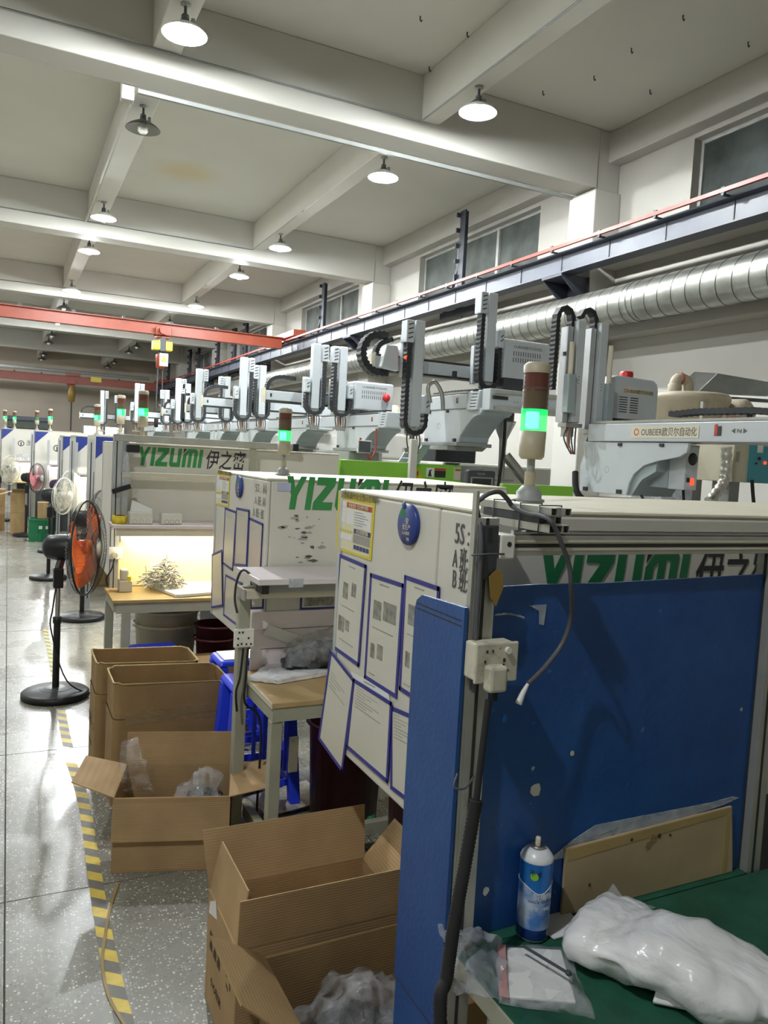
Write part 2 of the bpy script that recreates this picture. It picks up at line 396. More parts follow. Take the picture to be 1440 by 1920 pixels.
FACE = {'-Y': Matrix(((1,0,0),(0,0,-1),(0,1,0))), '-X': Matrix(((0,0,-1),(-1,0,0),(0,1,0))), 'Z': Matrix(((1,0,0),(0,1,0),(0,0,1))),
        '+X': Matrix(((0,0,1),(1,0,0),(0,1,0)))}
def text(name, s, size, pos, face, mt, parent, ext=.0006, bold=0., align='LEFT', shear=0., sx=1., kind=None):
    """flat lettering as a mesh; pos = left end of its baseline"""
    cu=bpy.data.curves.new(name,'FONT'); cu.body=s; cu.size=size; cu.extrude=ext; cu.offset=bold*size; cu.align_x=align; cu.shear=shear; cu.resolution_u=2
    o=bpy.data.objects.new(name,cu); COL.objects.link(o)
    dg=bpy.context.evaluated_depsgraph_get(); me=bpy.data.meshes.new_from_object(o.evaluated_get(dg))
    bpy.data.objects.remove(o); bpy.data.curves.remove(cu)
    R=(FACE[face] if isinstance(face,str) else face).to_4x4()
    me.transform(R @ Matrix.Diagonal((sx,1,1,1)))
    me.materials.clear(); me.materials.append(M[mt] if isinstance(mt,str) else mt)
    off=Vector((0,0,0)); q=parent
    while q is not None: off+=q.location; q=q.parent
    me.transform(Matrix.Translation(Vector(pos)-off))
    me.name=name; o=bpy.data.objects.new(name,me); COL.objects.link(o); o.parent=parent
    if kind: o['kind']=kind
    return o
def smooth_path(pts, k=6):
    """Catmull-Rom through pts"""
    P=[Vector(p) for p in pts]; out=[]
    for i in range(len(P)-1):
        a=P[max(i-1,0)]; b=P[i]; c=P[i+1]; d=P[min(i+2,len(P)-1)]
        for j in range(k):
            t=j/k; out.append(.5*((2*b)+(c-a)*t+(2*a-5*b+4*c-d)*t*t+(3*b-a-3*c+d)*t**3))
    return out+[P[-1]]
def crumple(o, sub, amp, scale, seed=0):
    """subdivide and crease a soft sheet or bag"""
    from mathutils import noise
    bm=bmesh.new(); bm.from_mesh(o.data)
    if sub: bmesh.ops.subdivide_edges(bm, edges=bm.edges[:], cuts=sub, use_grid_fill=True)
    bm.normal_update()
    for v in bm.verts:
        p=v.co*scale+Vector((seed*3.1,seed*1.7,0))
        d=noise.fractal(p,1.,2.,3)*amp + (abs(noise.noise(p*.7))-.2)*amp
        v.co+=v.normal*d
    bm.to_mesh(o.data); bm.free()
    for p in o.data.polygons: p.use_smooth=True
    return o

# ================================================================ THE HALL
YB0, YB1 = -4.17, 37.2          # back and far wall
XL, XR = -4.0, 6.33             # left and right wall
CEIL = 5.5
fl = box(XL,YB0,-.2,XR+.3,YB1,-.006).build('floor','floor_joint',kind='structure')
sx=[.02+1.42*k for k in range(-3,6)]; sx[0]=XL; sx[-1]=XR
sy=[2.93+1.42*k for k in range(-5,25)]; sy[-1]=YB1
slabs={}
for i in range(len(sx)-1):
    for j in range(len(sy)-1):
        dx=sx[i+1]-sx[i]-.006; dy=sy[j+1]-sy[j]-.005
        key=(round(dx,3),round(dy,3))
        if key not in slabs:
            slabs[key]=box(0,0,-.03,dx,dy,0).build('floor_slab','terrazzo',fl); o=slabs[key]
        else:
            o=slabs[key].copy(); COL.objects.link(o)
        o.location=(sx[i]+.003,sy[j]+.003,0)
box(XL,YB0,CEIL,XR+.3,YB1,CEIL+.2).build('ceiling','ceil_paint',kind='structure')
box(XL-.2,YB0,0,XL,YB1,CEIL).build('wall_left','wall_paint',kind='structure')
box(XL,YB0-.2,0,XR,YB0,CEIL).build('wall_back','wall_paint',kind='structure')
box(XL,YB1,0,XR,YB1+.2,CEIL).build('wall_far','wall_far_paint',kind='structure')
WIN=[(2.72,6.12),(8.70,12.07),(14.66,18.05),(20.7,24.1),(26.7,30.1)]
WZ0,WZ1=4.2,5.10
wr=MB().m('wall_paint'); wr.box(XR,YB0,0,XR+.3,YB1,WZ0); wr.box(XR,YB0,WZ1,XR+.3,YB1,CEIL)
ys=[YB0]+[t for p in WIN for t in p]+[YB1]
for a,b in zip(ys[0::2],ys[1::2]): wr.box(XR,a,WZ0,XR+.3,b,WZ1)
wr=wr.build('wall_right',kind='structure')
for n,(a,b) in enumerate(WIN):
    f=MB().m('window_alu')
    for z in (WZ0,WZ1-.04): f.box(XR+.10,a,z,XR+.16,b,z+.04)
    for y in (a,b-.04): f.box(XR+.10,y,WZ0+.04,XR+.16,y+.04,WZ1-.04)
    f=f.build('window_%d'%(n+1),kind='structure',bevel=.004)
    for k in (1,2):
        y=a+(b-a)*k/3; box(XR+.09,y-.03,WZ0+.04,XR+.17,y+.03,WZ1-.04).build('mullion','window_alu',f)
    for k in range(3):
        y=a+(b-a)*k/3; box(XR+.125,y+.035,WZ0+.04,XR+.135,y+(b-a)/3-.035,WZ1-.04).build('pane','pane' if n else 'pane_dark',f)
# concrete frame: cross beams, secondary beams, columns, wall beams
BEAMS=[-4.8+6*k for k in range(7)]
for y in BEAMS[1:]:
    box(XL,y,4.84,6.0,y+.35,CEIL).build('cross_beam','beam_paint',kind='structure',bevel=.012)
    c=MB().m('beam_paint'); c.box(6.0,y+.012,4.82,XR,y+.338,CEIL-.005); c.box(5.95,y-.04,0,XR,y+.42,4.82)
    c.build('column',kind='structure',bevel=.012)
for x0,x1 in ((3.70,3.90),(1.06,1.30),(-1.6,-1.36)):
    for k in range(len(BEAMS)):
        a=max(BEAMS[k]+.35,YB0); b=BEAMS[k+1] if k+1<len(BEAMS) else YB1
        box(x0,a,5.05,x1,b,CEIL).build('secondary_beam','ceil_paint',kind='structure',bevel=.01)
# haunch fillets where slab meets beams read as soft ramps in the bays
box(6.15,YB0,5.15,XR,YB1,CEIL).build('wall_beam_top','wall_paint',kind='structure',bevel=.01)
box(6.08,YB0,3.95,XR,YB1,4.17).build('wall_beam_middle','wall_paint',kind='structure',bevel=.01)
box(6.08,YB0,3.13,XR,YB1,3.34).build('wall_beam_lower','wall_paint',kind='structure',bevel=.01)
# daylit far windows, canopy in front of the far wall
p0=onY(158,792,37.1); p1=onY(232,814,37.1)
fw=MB().m('window_alu'); 
for a,b in ((p0.x,(p0.x+p1.x)/2-.06),((p0.x+p1.x)/2+.06,p1.x)):
    fw.box(a-.05,37.14,1.2,b+.05,37.2,1.25); fw.box(a-.05,37.14,2.3,b+.05,37.2,2.35); fw.box(a-.05,37.14,1.25,a,37.2,2.3); fw.box(b,37.14,1.25,b+.05,37.2,2.3)
fw=fw.build('window_6',kind='structure')
for a,b in ((p0.x,(p0.x+p1.x)/2-.06),((p0.x+p1.x)/2+.06,p1.x)):
    box(a,37.16,1.25,b,37.17,2.3).build('pane','window_far',fw)
# exposed ceiling conduit
def conduit(pts, r, label, mt='cream'):
    MB().tube(pts,r,8,smooth=True).build('conduit',mt,label=label,cat='conduit',group='ceiling conduits')
for k,y in enumerate((7.18,13.18,19.18)):
    conduit([(XL+.01,y,5.035),(3.69,y,5.035),(3.685,y-.02,5.035),(3.685,y-2.6,5.035)],.009,
      ['thin wire conduit along the nearest cross beam face','thin wire conduit along the second cross beam face','thin wire conduit along the third cross beam face'][k],'grey_paint')
bx=thing('cable_tray','white cable trunking with junction box under the back edge of the nearest beam','trunking',(.95,7.64,4.84))
box(1.0,7.56,4.80,5.98,7.595,4.838).build('tray','grey_paint',bx)
box(.86,7.555,4.72,.97,7.66,4.95).build('junction_box','wall_paint',bx,bevel=.008)
conduit([(1.02,7.62,5.02),(1.02,9.0,5.02),(1.02,13.1,5.02)],.02,'white conduit along the left secondary beam above the dark lamp','wall_paint')

# ---------------------------------------------------------------- pendant lamps
def make_lamp(lit):
    t=thing('pendant_lamp','','lamp')
    MB().m('grey_paint').lathe([(0,0),(.04,0),(.04,-.012),(.012,-.022)],n=16).build('ceiling_mount',None,t)
    MB().m('gunmetal').lathe([(.012,-.02),(.012,-.075),(.022,-.08),(.03,-.09),(.03,-.105),(.02,-.11)],n=12).build('stem',None,t)
    MB().m('gunmetal').lathe([(.02,-.105),(.032,-.115),(.036,-.16),(.03,-.165)],n=16).build('lamp_holder',None,t)
    MB().m('grey_paint').box(.045,-.02,-.16,.075,.02,-.10).build('ballast_box',None,t,bevel=.004)
    s=MB().m('gunmetal' if not lit else 'shade_lit_white')  # lit shades coloured white, unlit ones dark: the glow is put into the colour
    s.lathe([(.034,-.15),(.06,-.152),(.10,-.172),(.14,-.198),(.168,-.222),(.172,-.23)],n=28)
    s.m('shade_lit_white' if lit else 'shade_in').lathe([(.169,-.229),(.164,-.222),(.137,-.201),(.098,-.176),(.058,-.157),(.03,-.155)],n=28)
    s.build('lamp_shade',None,t,fix=False)
    prof=[(.0001,-.165),(.028,-.172),(.045,-.19),(.055,-.22),(.05,-.25),(.035,-.268),(.0001,-.277)]
    b=MB().lathe(prof,n=12)
    b.build('bulb',BULB if lit else 'bulb_off',t,fix=True)
    return t
# the bulb is the lamp: its glowing glass gives off all the light
A_BULB=.035
BULB=emit('glowing_bulb','ffffff',LAMP_W/(PI*A_BULB)); BULB.node_tree.nodes['Principled BSDF'].inputs['Emission Color'].default_value=(*LAMP_COL,1)
BULB.node_tree.nodes['Principled BSDF'].inputs['Base Color'].default_value=(.8,.8,.8,1)
on=make_lamp(True); off=make_lamp(False)
LX=1.175; RX=3.80
nth=['first','second','third','fourth','fifth','sixth','seventh','eighth','ninth','tenth','eleventh']
lampsL=[(6.37,1),(8.44,0),(12.03,1),(14.25,1),(18.2,1),(20.8,0),(23.4,1),(26.6,0),(28.6,0),(32.8,0),(34.8,0)]
lampsR=[(6.28,1),(8.27,1),(12.0,1),(14.4,1),(18.1,1),(21.3,1),(27.15,0),(29.0,0),(33.2,0),(35.5,0)]
first={1:True,0:True}
for side,lst,x in (('left',lampsL,LX),('right',lampsR,RX)):
    for i,(y,l) in enumerate(lst):
        src=on if l else off
        lab='%s pendant lamp, %s from the camera in the %s row under the ceiling beams'%('lit white' if l else 'unlit grey',nth[i],side)
        if first[l]: o=src; first[l]=False; o.location=(x,y,5.05); o['label']=lab
        else: o=copy_tree(src,(x,y,5.05),0,lab)
        o['group']='pendant lamps in the %s row'%side
    for y in ():
        copy_tree(on,(x,y,5.05),0,'lit white pendant lamp overhead, before the first beam, %s row, %s'%(side,{-3.6:'behind the camera',.3:'right above the camera',2.3:'just ahead of the camera'}[y]))

for i,y in enumerate((.3,8.4,20.8,26.6,32.8)):      # unseen lamps added as fill light, left of the frame
    copy_tree(on,(-1.48,y,5.05),0,'added fill lamp, %s along an unseen row left of the frame'%nth[i],'added fill lamps left of the frame')
for kh,(px,py) in enumerate(sorted(((1281,28),(1184,90),(1114,142),(1403,78),(1219,168),(1018,170),(805,125),(782,162),(876,60),(788,30)))):
    p=onZ(px,py,CEIL); MB().m('rail_dark').tube([(p.x,p.y,CEIL-.0005),(p.x,p.y,CEIL-.03),(p.x+.012,p.y,CEIL-.045),(p.x+.02,p.y,CEIL-.03)],.006,6).build('ceiling_hook',label='small dark hook in the nearest ceiling slab, %s from the left'%nth[kh],cat='hook',group='hooks in the nearest ceiling bay')
# ---------------------------------------------------------------- crane runway on the right wall
t=thing('crane_rail','grey steel crane runway girder along the right wall with red conductor bar','girder',(5.65,16,3.82))
r=MB().m('rail_grey'); r.box(5.64,YB0+.1,3.835,5.66,YB1-.02,4.04)
r.m('rail_grey').box(5.56,YB0+.1,4.04,5.74,YB1-.02,4.055); r.box(5.56,YB0+.1,3.82,5.74,YB1-.02,3.835)
r.build('girder',None,t)
box(5.63,YB0+.1,4.055,5.67,YB1-.02,4.085).build('track','rail_dark',t)
box(5.475,YB0+.1,4.07,5.505,YB1-.02,4.105).build('conductor_bar','conductor_red',t)
for k in range(44):
    y=2.6+k*.78
    b=MB().m('rail_dark'); b.box(5.48,y-.012,4.045,5.64,y+.012,4.06); b.box(5.478,y-.02,4.06,5.502,y+.02,4.118); b.box(5.632,y-.006,3.85,5.639,y+.006,4.04)
    b.build('conductor_clip',None,t)
for y in BEAMS[1:]:
    b=MB().m('rail_dark'); yc=y+.15
    b.box(5.93,yc-.2,3.55,5.948,yc+.2,3.82); b.box(5.56,yc-.18,3.79,5.93,yc+.18,3.818)
    for s in (-.17,.17): b.prism([(5.57,3.79),(5.93,3.79),(5.93,3.56),(5.75,3.64)],'y',yc+s-.008,yc+s+.008)
    b.build('bracket',None,t)
# black stand-off posts of the services on the wall, past the first bays
def wall_post(y, z1, z0, label):
    t=thing('wall_post',label,'bracket',(5.92,y,z0),'black steel posts along the crane runway')
    b=MB().m('rail_dark'); b.box(5.88,y-.07,z0,5.90,y+.07,z1); b.box(5.90,y-.01,z0,5.97,y+.01,z1)
    for k in range(5): b.box(5.83,y+.07,z1-.08-k*.22,5.9,y+.1,z1-.02-k*.22)
    b.build('upright',None,t)
    MB().m('rail_dark').bar((5.9,y-.5,z0+.05),(5.9,y+.5,z0+.05),.06,.10).build('foot',None,t)
    MB().m('rail_dark').bar((5.9,y+.42,z0+.1),(5.9,y+.06,z0+.75),.04).build('brace',None,t)
wall_post(9.95,5.27,3.76,'black steel post by the second window, nearest of its kind')
wall_post(15.5,5.2,3.8,'black steel post in front of the third window')
for y,n in ((21.4,'just before the fourth window'),(22.6,'across the middle of the fourth window'),(24.6,'just past the fourth window'),(27.4,'at the near end of the fifth window'),(28.8,'across the middle of the fifth window'),(33.0,'nearest the far wall')):
    wall_post(y,5.15,3.8,'black steel post on the far right wall, '+n)
# long spiral duct
t=thing('ventilation_duct','large galvanised spiral duct running along the right wall','duct',(5.72,15,3.35))
d=MB().m('galv'); N=40
d.cyl((5.72,.2,3.36),(5.72,33,3.36),.2,n=N,cap=True)
d.build('duct_pipe',None,t)
k=0; y=.3
while y<18:
    a=[(5.72+.201*math.cos(q),y+.17*q/(2*PI),3.36+.201*math.sin(q)) for q in [2*PI*i/28 for i in range(29)]]
    MB().m('seam').tube(a,.0045,4).build('spiral_seam',None,t); y+=.17
for y in (6.1,9.4,13.6,19.5,26): 
    MB().m('steel').cyl((5.72,y-.02,3.36),(5.72,y+.02,3.36),.207,n=N).build('clamp_ring',None,t)
MB().m('galv').lathe([(.17,0),(.165,.3),(.13,.34)],c=(5.72,14.2,3.36),n=20,axis=(-.9,0,.35)).build('branch_elbow',None,t)

# ---------------------------------------------------------------- travelling cranes
def crane(y,z0,z1,label,hx,hoist):
    t=thing('bridge_crane',label,'crane',(1.,y,z0))
    b=MB().m('red_paint'); b.box(XL+.35,y-.01,z0+.02,5.45,y+.01,z1-.015); b.box(XL+.35,y-.09,z1-.015,5.45,y+.09,z1); b.box(XL+.35,y-.09,z0,5.45,y+.09,z0+.02)
    b.build('bridge_girder',None,t)
    b=MB().m('red_paint'); b.box(5.46,y-.75,4.13,5.74,y+.75,4.27); b.build('end_carriage',None,t,bevel=.01)
    for s in (-.6,.6): MB().m('rail_dark').cyl((5.62,y+s,4.145),(5.68,y+s,4.145),.058,n=16).build('wheel',None,t)
    for k in range(6): MB().m('rail_dark').box(-.8+k*.95,y-.05,z1,-.74+k*.95,y+.03,z1+.05).build('cable_hanger',None,t)
    h=thing('chain_hoist',hoist,'hoist',(hx,y,z0))
    m=MB().m('red_paint'); m.box(hx-.16,y-.16,z0-.02,hx+.16,y-.10,z0+.16); m.box(hx-.16,y+.1,z0-.02,hx+.16,y+.16,z0+.16); m.box(hx-.14,y-.1,z0-.07,hx+.14,y+.1,z0-.03); m.build('trolley',None,h,bevel=.01)
    MB().m('conductor_red').cyl((hx-.02,y-.3,z0+.07),(hx-.02,y-.16,z0+.07),.085,n=18).build('trolley_motor',None,h)
    return t,h
t,h=crane(16.8,3.92,4.16,'red travelling bridge crane, the nearer of two, crossing under the ceiling',2.86,'chain hoist hanging from the nearer red crane, with yellow body and warning plate')
hx=2.86;y=16.8
MB().m('sign_yellow').box(hx-.2,y-.11,3.60,hx+.2,y+.11,3.79).build('hoist_body',None,h,bevel=.02)
box(hx-.06,y-.12,3.57,hx+.06,y+.12,3.86).build('gear_case','dark_grey',h,bevel=.015)
MB().m('strap_tan').m('red_paint').lathe([(.0,3.22),(.09,3.24),(.1,3.5),(.09,3.52)],c=(hx-.02,y+.02,0),n=16).build('chain_bucket',None,h)
sg=box(hx-.07,y-.17,3.27,hx+.10,y-.16,3.53).build('warning_plate','paper_white',h)
MB().m('letter_black').poly([(hx-.045,y-.172,3.36),(hx+.075,y-.172,3.36),(hx+.015,y-.172,3.50)]).m('sign_yellow').poly([(hx-.03,y-.174,3.37),(hx+.06,y-.174,3.37),(hx+.015,y-.174,3.48)]).build('triangle_print',None,sg,fix=False)
text('plate_text','当心吊物',.035,(hx-.055,y-.172,3.30),'-Y','ink_grey',sg)
MB().m('dark_grey').tube([(hx+.03,y,3.6),(hx+.03,y,2.3)],.012,6).build('chain',None,h)
MB().m('dark_grey').tube([(hx-.06,y,3.6),(hx-.08,y,2.6),(hx-.07,y,2.2)],.016,6).build('pendant_cable',None,h)
MB().m('black').lathe([(0,0),(.04,.01),(.045,.2),(.02,.24)],c=(hx-.07,y,2.0),n=12).build('pendant_control',None,h)
t,h=crane(33.0,3.82,4.12,'red travelling bridge crane, the farther of two, near the far wall',2.2,'chain hoist hanging from the farther red crane')
hx=2.22;y=33.
box(hx-.22,y-.16,4.1205,hx+.3,y+.16,4.24).build('drive_box','red_paint',t)
MB().m('strap_tan').lathe([(0,3.1),(.12,3.14),(.15,3.5),(.1,3.75),(.03,3.8)],c=(hx,y,0),n=14).build('hoist_body',None,h)
MB().m('dark_grey').tube([(hx,y,3.2),(hx,y,2.0)],.03,6).build('chain',None,h)
sp=onY(180,712,33-.12); box(sp.x-.2,y-.13,sp.z-.1,sp.x+.2,y-.12,sp.z+.1).build('capacity_plate','sign_yellow',t)

# ================================================================ MOULDING MACHINES
LOGO=[ # letter outlines, unit height
 [(0,1),(.27,1),(.43,.64),(.62,1),(.88,1),(.56,.42),(.56,0),(.30,0),(.30,.42)],
 [(.98,0),(1.24,0),(1.24,1),(.98,1)],
 [(1.36,1),(2.2,1),(2.2,.76),(1.72,.24),(2.2,.24),(2.2,0),(1.32,0),(1.32,.24),(1.82,.76),(1.36,.76)],
 [(2.32,1),(2.58,1),(2.58,.24),(2.88,.24),(2.88,1),(3.14,1),(3.14,0),(2.44,0),(2.32,.14)],
 [(3.26,0),(3.52,0),(3.52,.66),(3.68,.78),(3.68,0),(3.92,0),(3.92,.78),(4.08,.78),(4.08,0),(4.34,0),(4.34,.86),(4.2,1),(3.6,1),(3.26,.66)],
 [(4.46,0),(4.72,0),(4.72,1),(4.46,1)]]
def logo(x, y, z, h, parent, col, sc=1.):
    """maker's lettering on a front panel (faces -Y): x left, z baseline"""
    sh=.16
    for g in LOGO:
        b=MB().m(col); b.prism([(x+(px+sh*pz-sh)*h*sc*.72, z+pz*h) for px,pz in g],'y',y-.0015,y); b.build('letter',None,parent)
    b=MB().m('letter_black'); b.prism([(x+(px+sh*pz-sh)*h*sc*.72, z+pz*h) for px,pz in ((3.26,1.),(3.5,1.),(3.26,.74))],'y',y-.0015,y); b.build('accent',None,parent)
    text('lettering','伊之密',h*1.12,(x+4.86*h*.72*sc,y-.0005,z+.06*h),'-Y','letter_black',parent,bold=.009,shear=.18,sx=.66*sc)
def tower(x,y,z,s,label,on=True,red=True):
    """signal tower of stacked lenses; s scales it"""
    t=thing('signal_tower',label,'warning light',(x,y,z))
    MB().m('grey_paint').lathe([(0,0),(.062*s,0),(.062*s,.008*s),(.05*s,.012*s),(.05*s,.035*s),(.03*s,.06*s),(.0,.062*s)],c=(x,y,z),n=20).build('foot',None,t)
    MB().m('tower_ivory').cyl((x,y,z+.055*s),(x,y,z+.115*s),.022*s).build('swivel',None,t)
    MB().m('grey_paint').cyl((x,y,z+.11*s),(x,y,z+.17*s),.016*s,n=12).build('pole',None,t)
    zz=z+.165*s
    MB().m('tower_ivory').lathe([(0,zz),(.04*s,zz),(.05*s,zz+.012*s),(.052*s,zz+.11*s),(0,zz+.11*s)],c=(x,y,0),n=24).build('base_unit',None,t)
    zz+=.11*s
    if on:
        MB().m('green_led').cyl((x,y,zz),(x,y,zz+.085*s),.052*s,n=24).build('green_lens',None,t)
        MB().m('green_led_core').cyl((x-.017*s,y-.012*s,zz+.01*s),(x-.017*s,y-.012*s,zz+.075*s),.026*s,n=16).build('glow_core',None,t)
    else: MB().m('tower_green_off').cyl((x,y,zz),(x,y,zz+.085*s),.052*s,n=24).build('green_lens',None,t)
    zz+=.085*s
    MB().m('tower_amber').lathe([(r,zz+.085*s*i/8) for i,r in enumerate([.052*s,.05*s]*4+[.052*s])],c=(x,y,0),n=24).build('amber_lens',None,t)
    zz+=.07*s
    if red: MB().m('tower_red').lathe([(r,zz+.07*s*i/8) for i,r in enumerate([.052*s,.05*s]*4+[.052*s])],c=(x,y,0),n=24).build('red_lens',None,t); zz+=.07*s
    MB().m('tower_ivory').lathe([(.053*s,zz),(.053*s,zz+.03*s),(.04*s,zz+.042*s),(0,zz+.045*s)],c=(x,y,0),n=24).build('cap',None,t)
    return t
def guard(x0,x1,y0,y1,z0,z1,label,seam=True,mt='white_panel'):
    t=thing('moulding_machine',label,'machine',(x0,y0,0))
    P=lambda n,b,m=mt,bv=.006: b.build(n,m,t,bevel=bv)
    ys=y0+(y1-y0)*.22
    P('end_panel',box(x0,ys+.002,z0,x0+.02,y1,z1)); P('end_panel',box(x0+.001,y0,z0,x0+.02,ys-.002,z1))
    P('front_panel',box(x0+.021,y0,z0,x1,y0+.02,z1)); P('back_panel',box(x0+.021,y1-.02,z0,x1,y1,z1))
    P('top_panel',box(x0+.001,y0+.001,z1,x1,y1,z1+.012),'cream')
    P('edge_trim',box(x0-.004,y1,z0,x0+.03,y1+.03,z1+.01),'alu_clean')
    P('base_frame',box(x0+.75,y0+.05,0,x1,y1-.05,z0-.02),'dark_grey')
    P('inner_frame',box(x0+.3,y0+.1,z0-.08,x1,y1-.1,z0-.001),'slot_dark')
    return t
XA,XB_,XC=.92,1.0,.64
gA=guard(XA,4.4,1.42,2.16,.757,1.535,'white moulding machine guard, nearest, behind the blue board with yellow safety sheet on its end')
logo(1.10,1.419,1.322,.138,gA,'letter_green_dark')
gB=guard(XB_,2.24,3.2,4.07,.76,1.52,'white moulding machine guard, second nearest, with scratched front and pink-white shelf before it')
logo(onY(537,925,3.2).x,3.199,onY(540,955,3.2).z,.145,gB,'letter_green')
gC=guard(XC,2.2,5.3,6.1,.72,1.64,'white moulding machine guard, third, above the brightly lit bench')
logo(.775,5.299,1.505,.125,gC,'letter_green')
# scratched patches and labels of the second guard's front
rs=random.Random(3)
for k in range(26):
    px=rs.gauss(568,16) if k<18 else rs.uniform(515,620); py=rs.uniform(965,1055)
    p=onY(px,py,3.1985); r=rs.uniform(.003,.016); n=rs.randint(5,8)
    MB().m('ink_faint' if k%3 else 'ink_grey').poly([(p.x+r*rs.uniform(.7,2.2)*math.cos(2*PI*i/n),3.1985,p.z+r*rs.uniform(.3,.8)*math.sin(2*PI*i/n)) for i in range(n)]).build('chipped_paint',None,gB,fix=False)
p=onY(533,913,3.198); box(p.x-.03,3.196,p.z-.018,p.x+.03,3.199,p.z+.018).build('inspection_sticker',mat('lilac_sticker','b9bcd8',.5),gB)
# writing on the end panels
def end_text(panel_x,pts,parent,mt,size):
    for s,px0,px1,py,k in pts:
        p=onX(px0,py,panel_x-.0008); o=text('end_lettering',s,size*k,p,'-X',mt,parent)
        ys=[v.co.y for v in o.data.vertices]; f=abs(onX(px1,py,panel_x).y-p.y)/(max(ys)-min(ys)); m=max(ys)
        for v in o.data.vertices: v.co.y=m+(v.co.y-m)*f
end_text(XA,[('5S :',851,878,1017,1.15),('A 班:',848,877,1062,1.),('B 班:',846,875,1100,1.)],gA,'ink_grey',.058)
end_text(XB_,[('5S : 林',478,500,921,1.),('A 班: 林',477,498,944,.9),('B 班: 张',474,494,966,.9)],gB,'ink_faint',.05)
# machine bodies behind the guards: green rim, platen, injection unit
def body(y0,y1,x0,zt,label,plat,stickers=False,inj=None,yi=.2,gw=1.0):
    inj=zt+.02 if inj is None else inj
    t=thing('moulding_machine',label,'machine',(x0,y0,0))
    b=box(x0,y0,zt-.16,x0+gw,y0+.03,zt).build('green_panel','green_panel',t,bevel=.004)
    box(x0,y0+.031,0,x0+1.0,y1,zt-.2).build('bed','white_clean',t)
    if gw>.9: box(x0+1.02,y0+.02,.3,x0+1.09,y0+.05,zt).build('green_panel','green_panel',t,bevel=.004)
    box(x0+1.36,y0+yi,0,x0+2.4,y1,inj).build('injection_cover','white_clean',t,bevel=.02)
    box(x0+.95,y0+.08,zt-.2,x0+1.35,y1-.02,plat).build('platen','grey_paint',t,bevel=.01)
    MB().m('dark_grey').box(x0+1.38,y0+yi-.041,zt-.35,x0+1.8,y0+yi-.001,zt-.22).build('hydraulic_block',None,t)
    if stickers:
        w=box(x0+.66,y0-.001,zt-.11,x0+.74,y0,zt-.03); s=MB().m('sign_yellow').prism([(x0+.62,zt-.115),(x0+.72,zt-.115),(x0+.67,zt-.03)],'y',y0-.002,y0); s=s.build('warning_triangle',None,t)
        MB().m('letter_black').prism([(x0+.665,zt-.105),(x0+.68,zt-.08),(x0+.672,zt-.08),(x0+.678,zt-.05),(x0+.66,zt-.078),(x0+.668,zt-.078)],'y',y0-.003,y0-.002).build('flash_mark',None,s)
        s=MB().m('paper_white').box(x0+.75,y0-.002,zt-.105,x0+.82,y0,zt-.03).build('danger_label',None,t)
        MB().m('letter_black').box(x0+.828,y0-.002,zt-.105,x0+.93,y0,zt-.05).m('sign_red').box(x0+.828,y0-.002,zt-.048,x0+.93,y0,zt-.03).build('warning_label',None,t)
        MB().m('letter_black').prism([(x0+.765,zt-.1),(x0+.80,zt-.1),(x0+.79,zt-.06),(x0+.805,zt-.04),(x0+.775,zt-.05)],'y',y0-.003,y0-.002).build('hand_mark',None,s)
        s=MB().m('cream').box(x0+1.025,y0+.016,zt-.12,x0+1.085,y0+.02,zt-.02).m('sign_red').box(x0+1.03,y0+.014,zt-.045,x0+1.08,y0+.016,zt-.03).build('rating_label',None,t)
    return t
body(5.5,6.6,2.3,1.61,'green-rimmed bed of the third moulding machine, with warning stickers',1.60,True,None,.5)
body(3.3,4.49,2.28,1.545,'green-rimmed bed of the second moulding machine, behind the large green signal light',1.395,False,1.30,.2,.46)
for i,y in enumerate((7.5,9.5,11.5,13.5,15.5,18.5)):
    body(y,y+1.0,2.3 if y<17 else 1.9,1.60,['bed of the fourth moulding machine under its robot','bed of the fifth moulding machine under its robot','bed of the sixth moulding machine under its robot','bed of the seventh moulding machine under its robot','bed of the eighth moulding machine under its robot','bed of the farthest moulding machine under its robot'][i],1.688)
# operator screen on the third machine
c=thing('control_panel','dark grey operator panel beside the green rim of the third machine','control panel',(3.13,5.0,1.4))
box(3.12,4.98,1.30,3.37,5.03,1.585).build('housing','dark_grey',c,bevel=.012)
box(3.145,4.976,1.40,3.345,4.981,1.535).build('screen','grey_paint',c); box(3.16,4.974,1.41,3.33,4.977,1.525).build('display','slot_dark',c)
text('maker_name','YIZUMI',.022,(3.2,4.9785,1.552),'-Y','ink_faint',c)
box(3.2,5.031,1.35,3.28,5.499,1.40).build('support_arm','grey_paint',c)
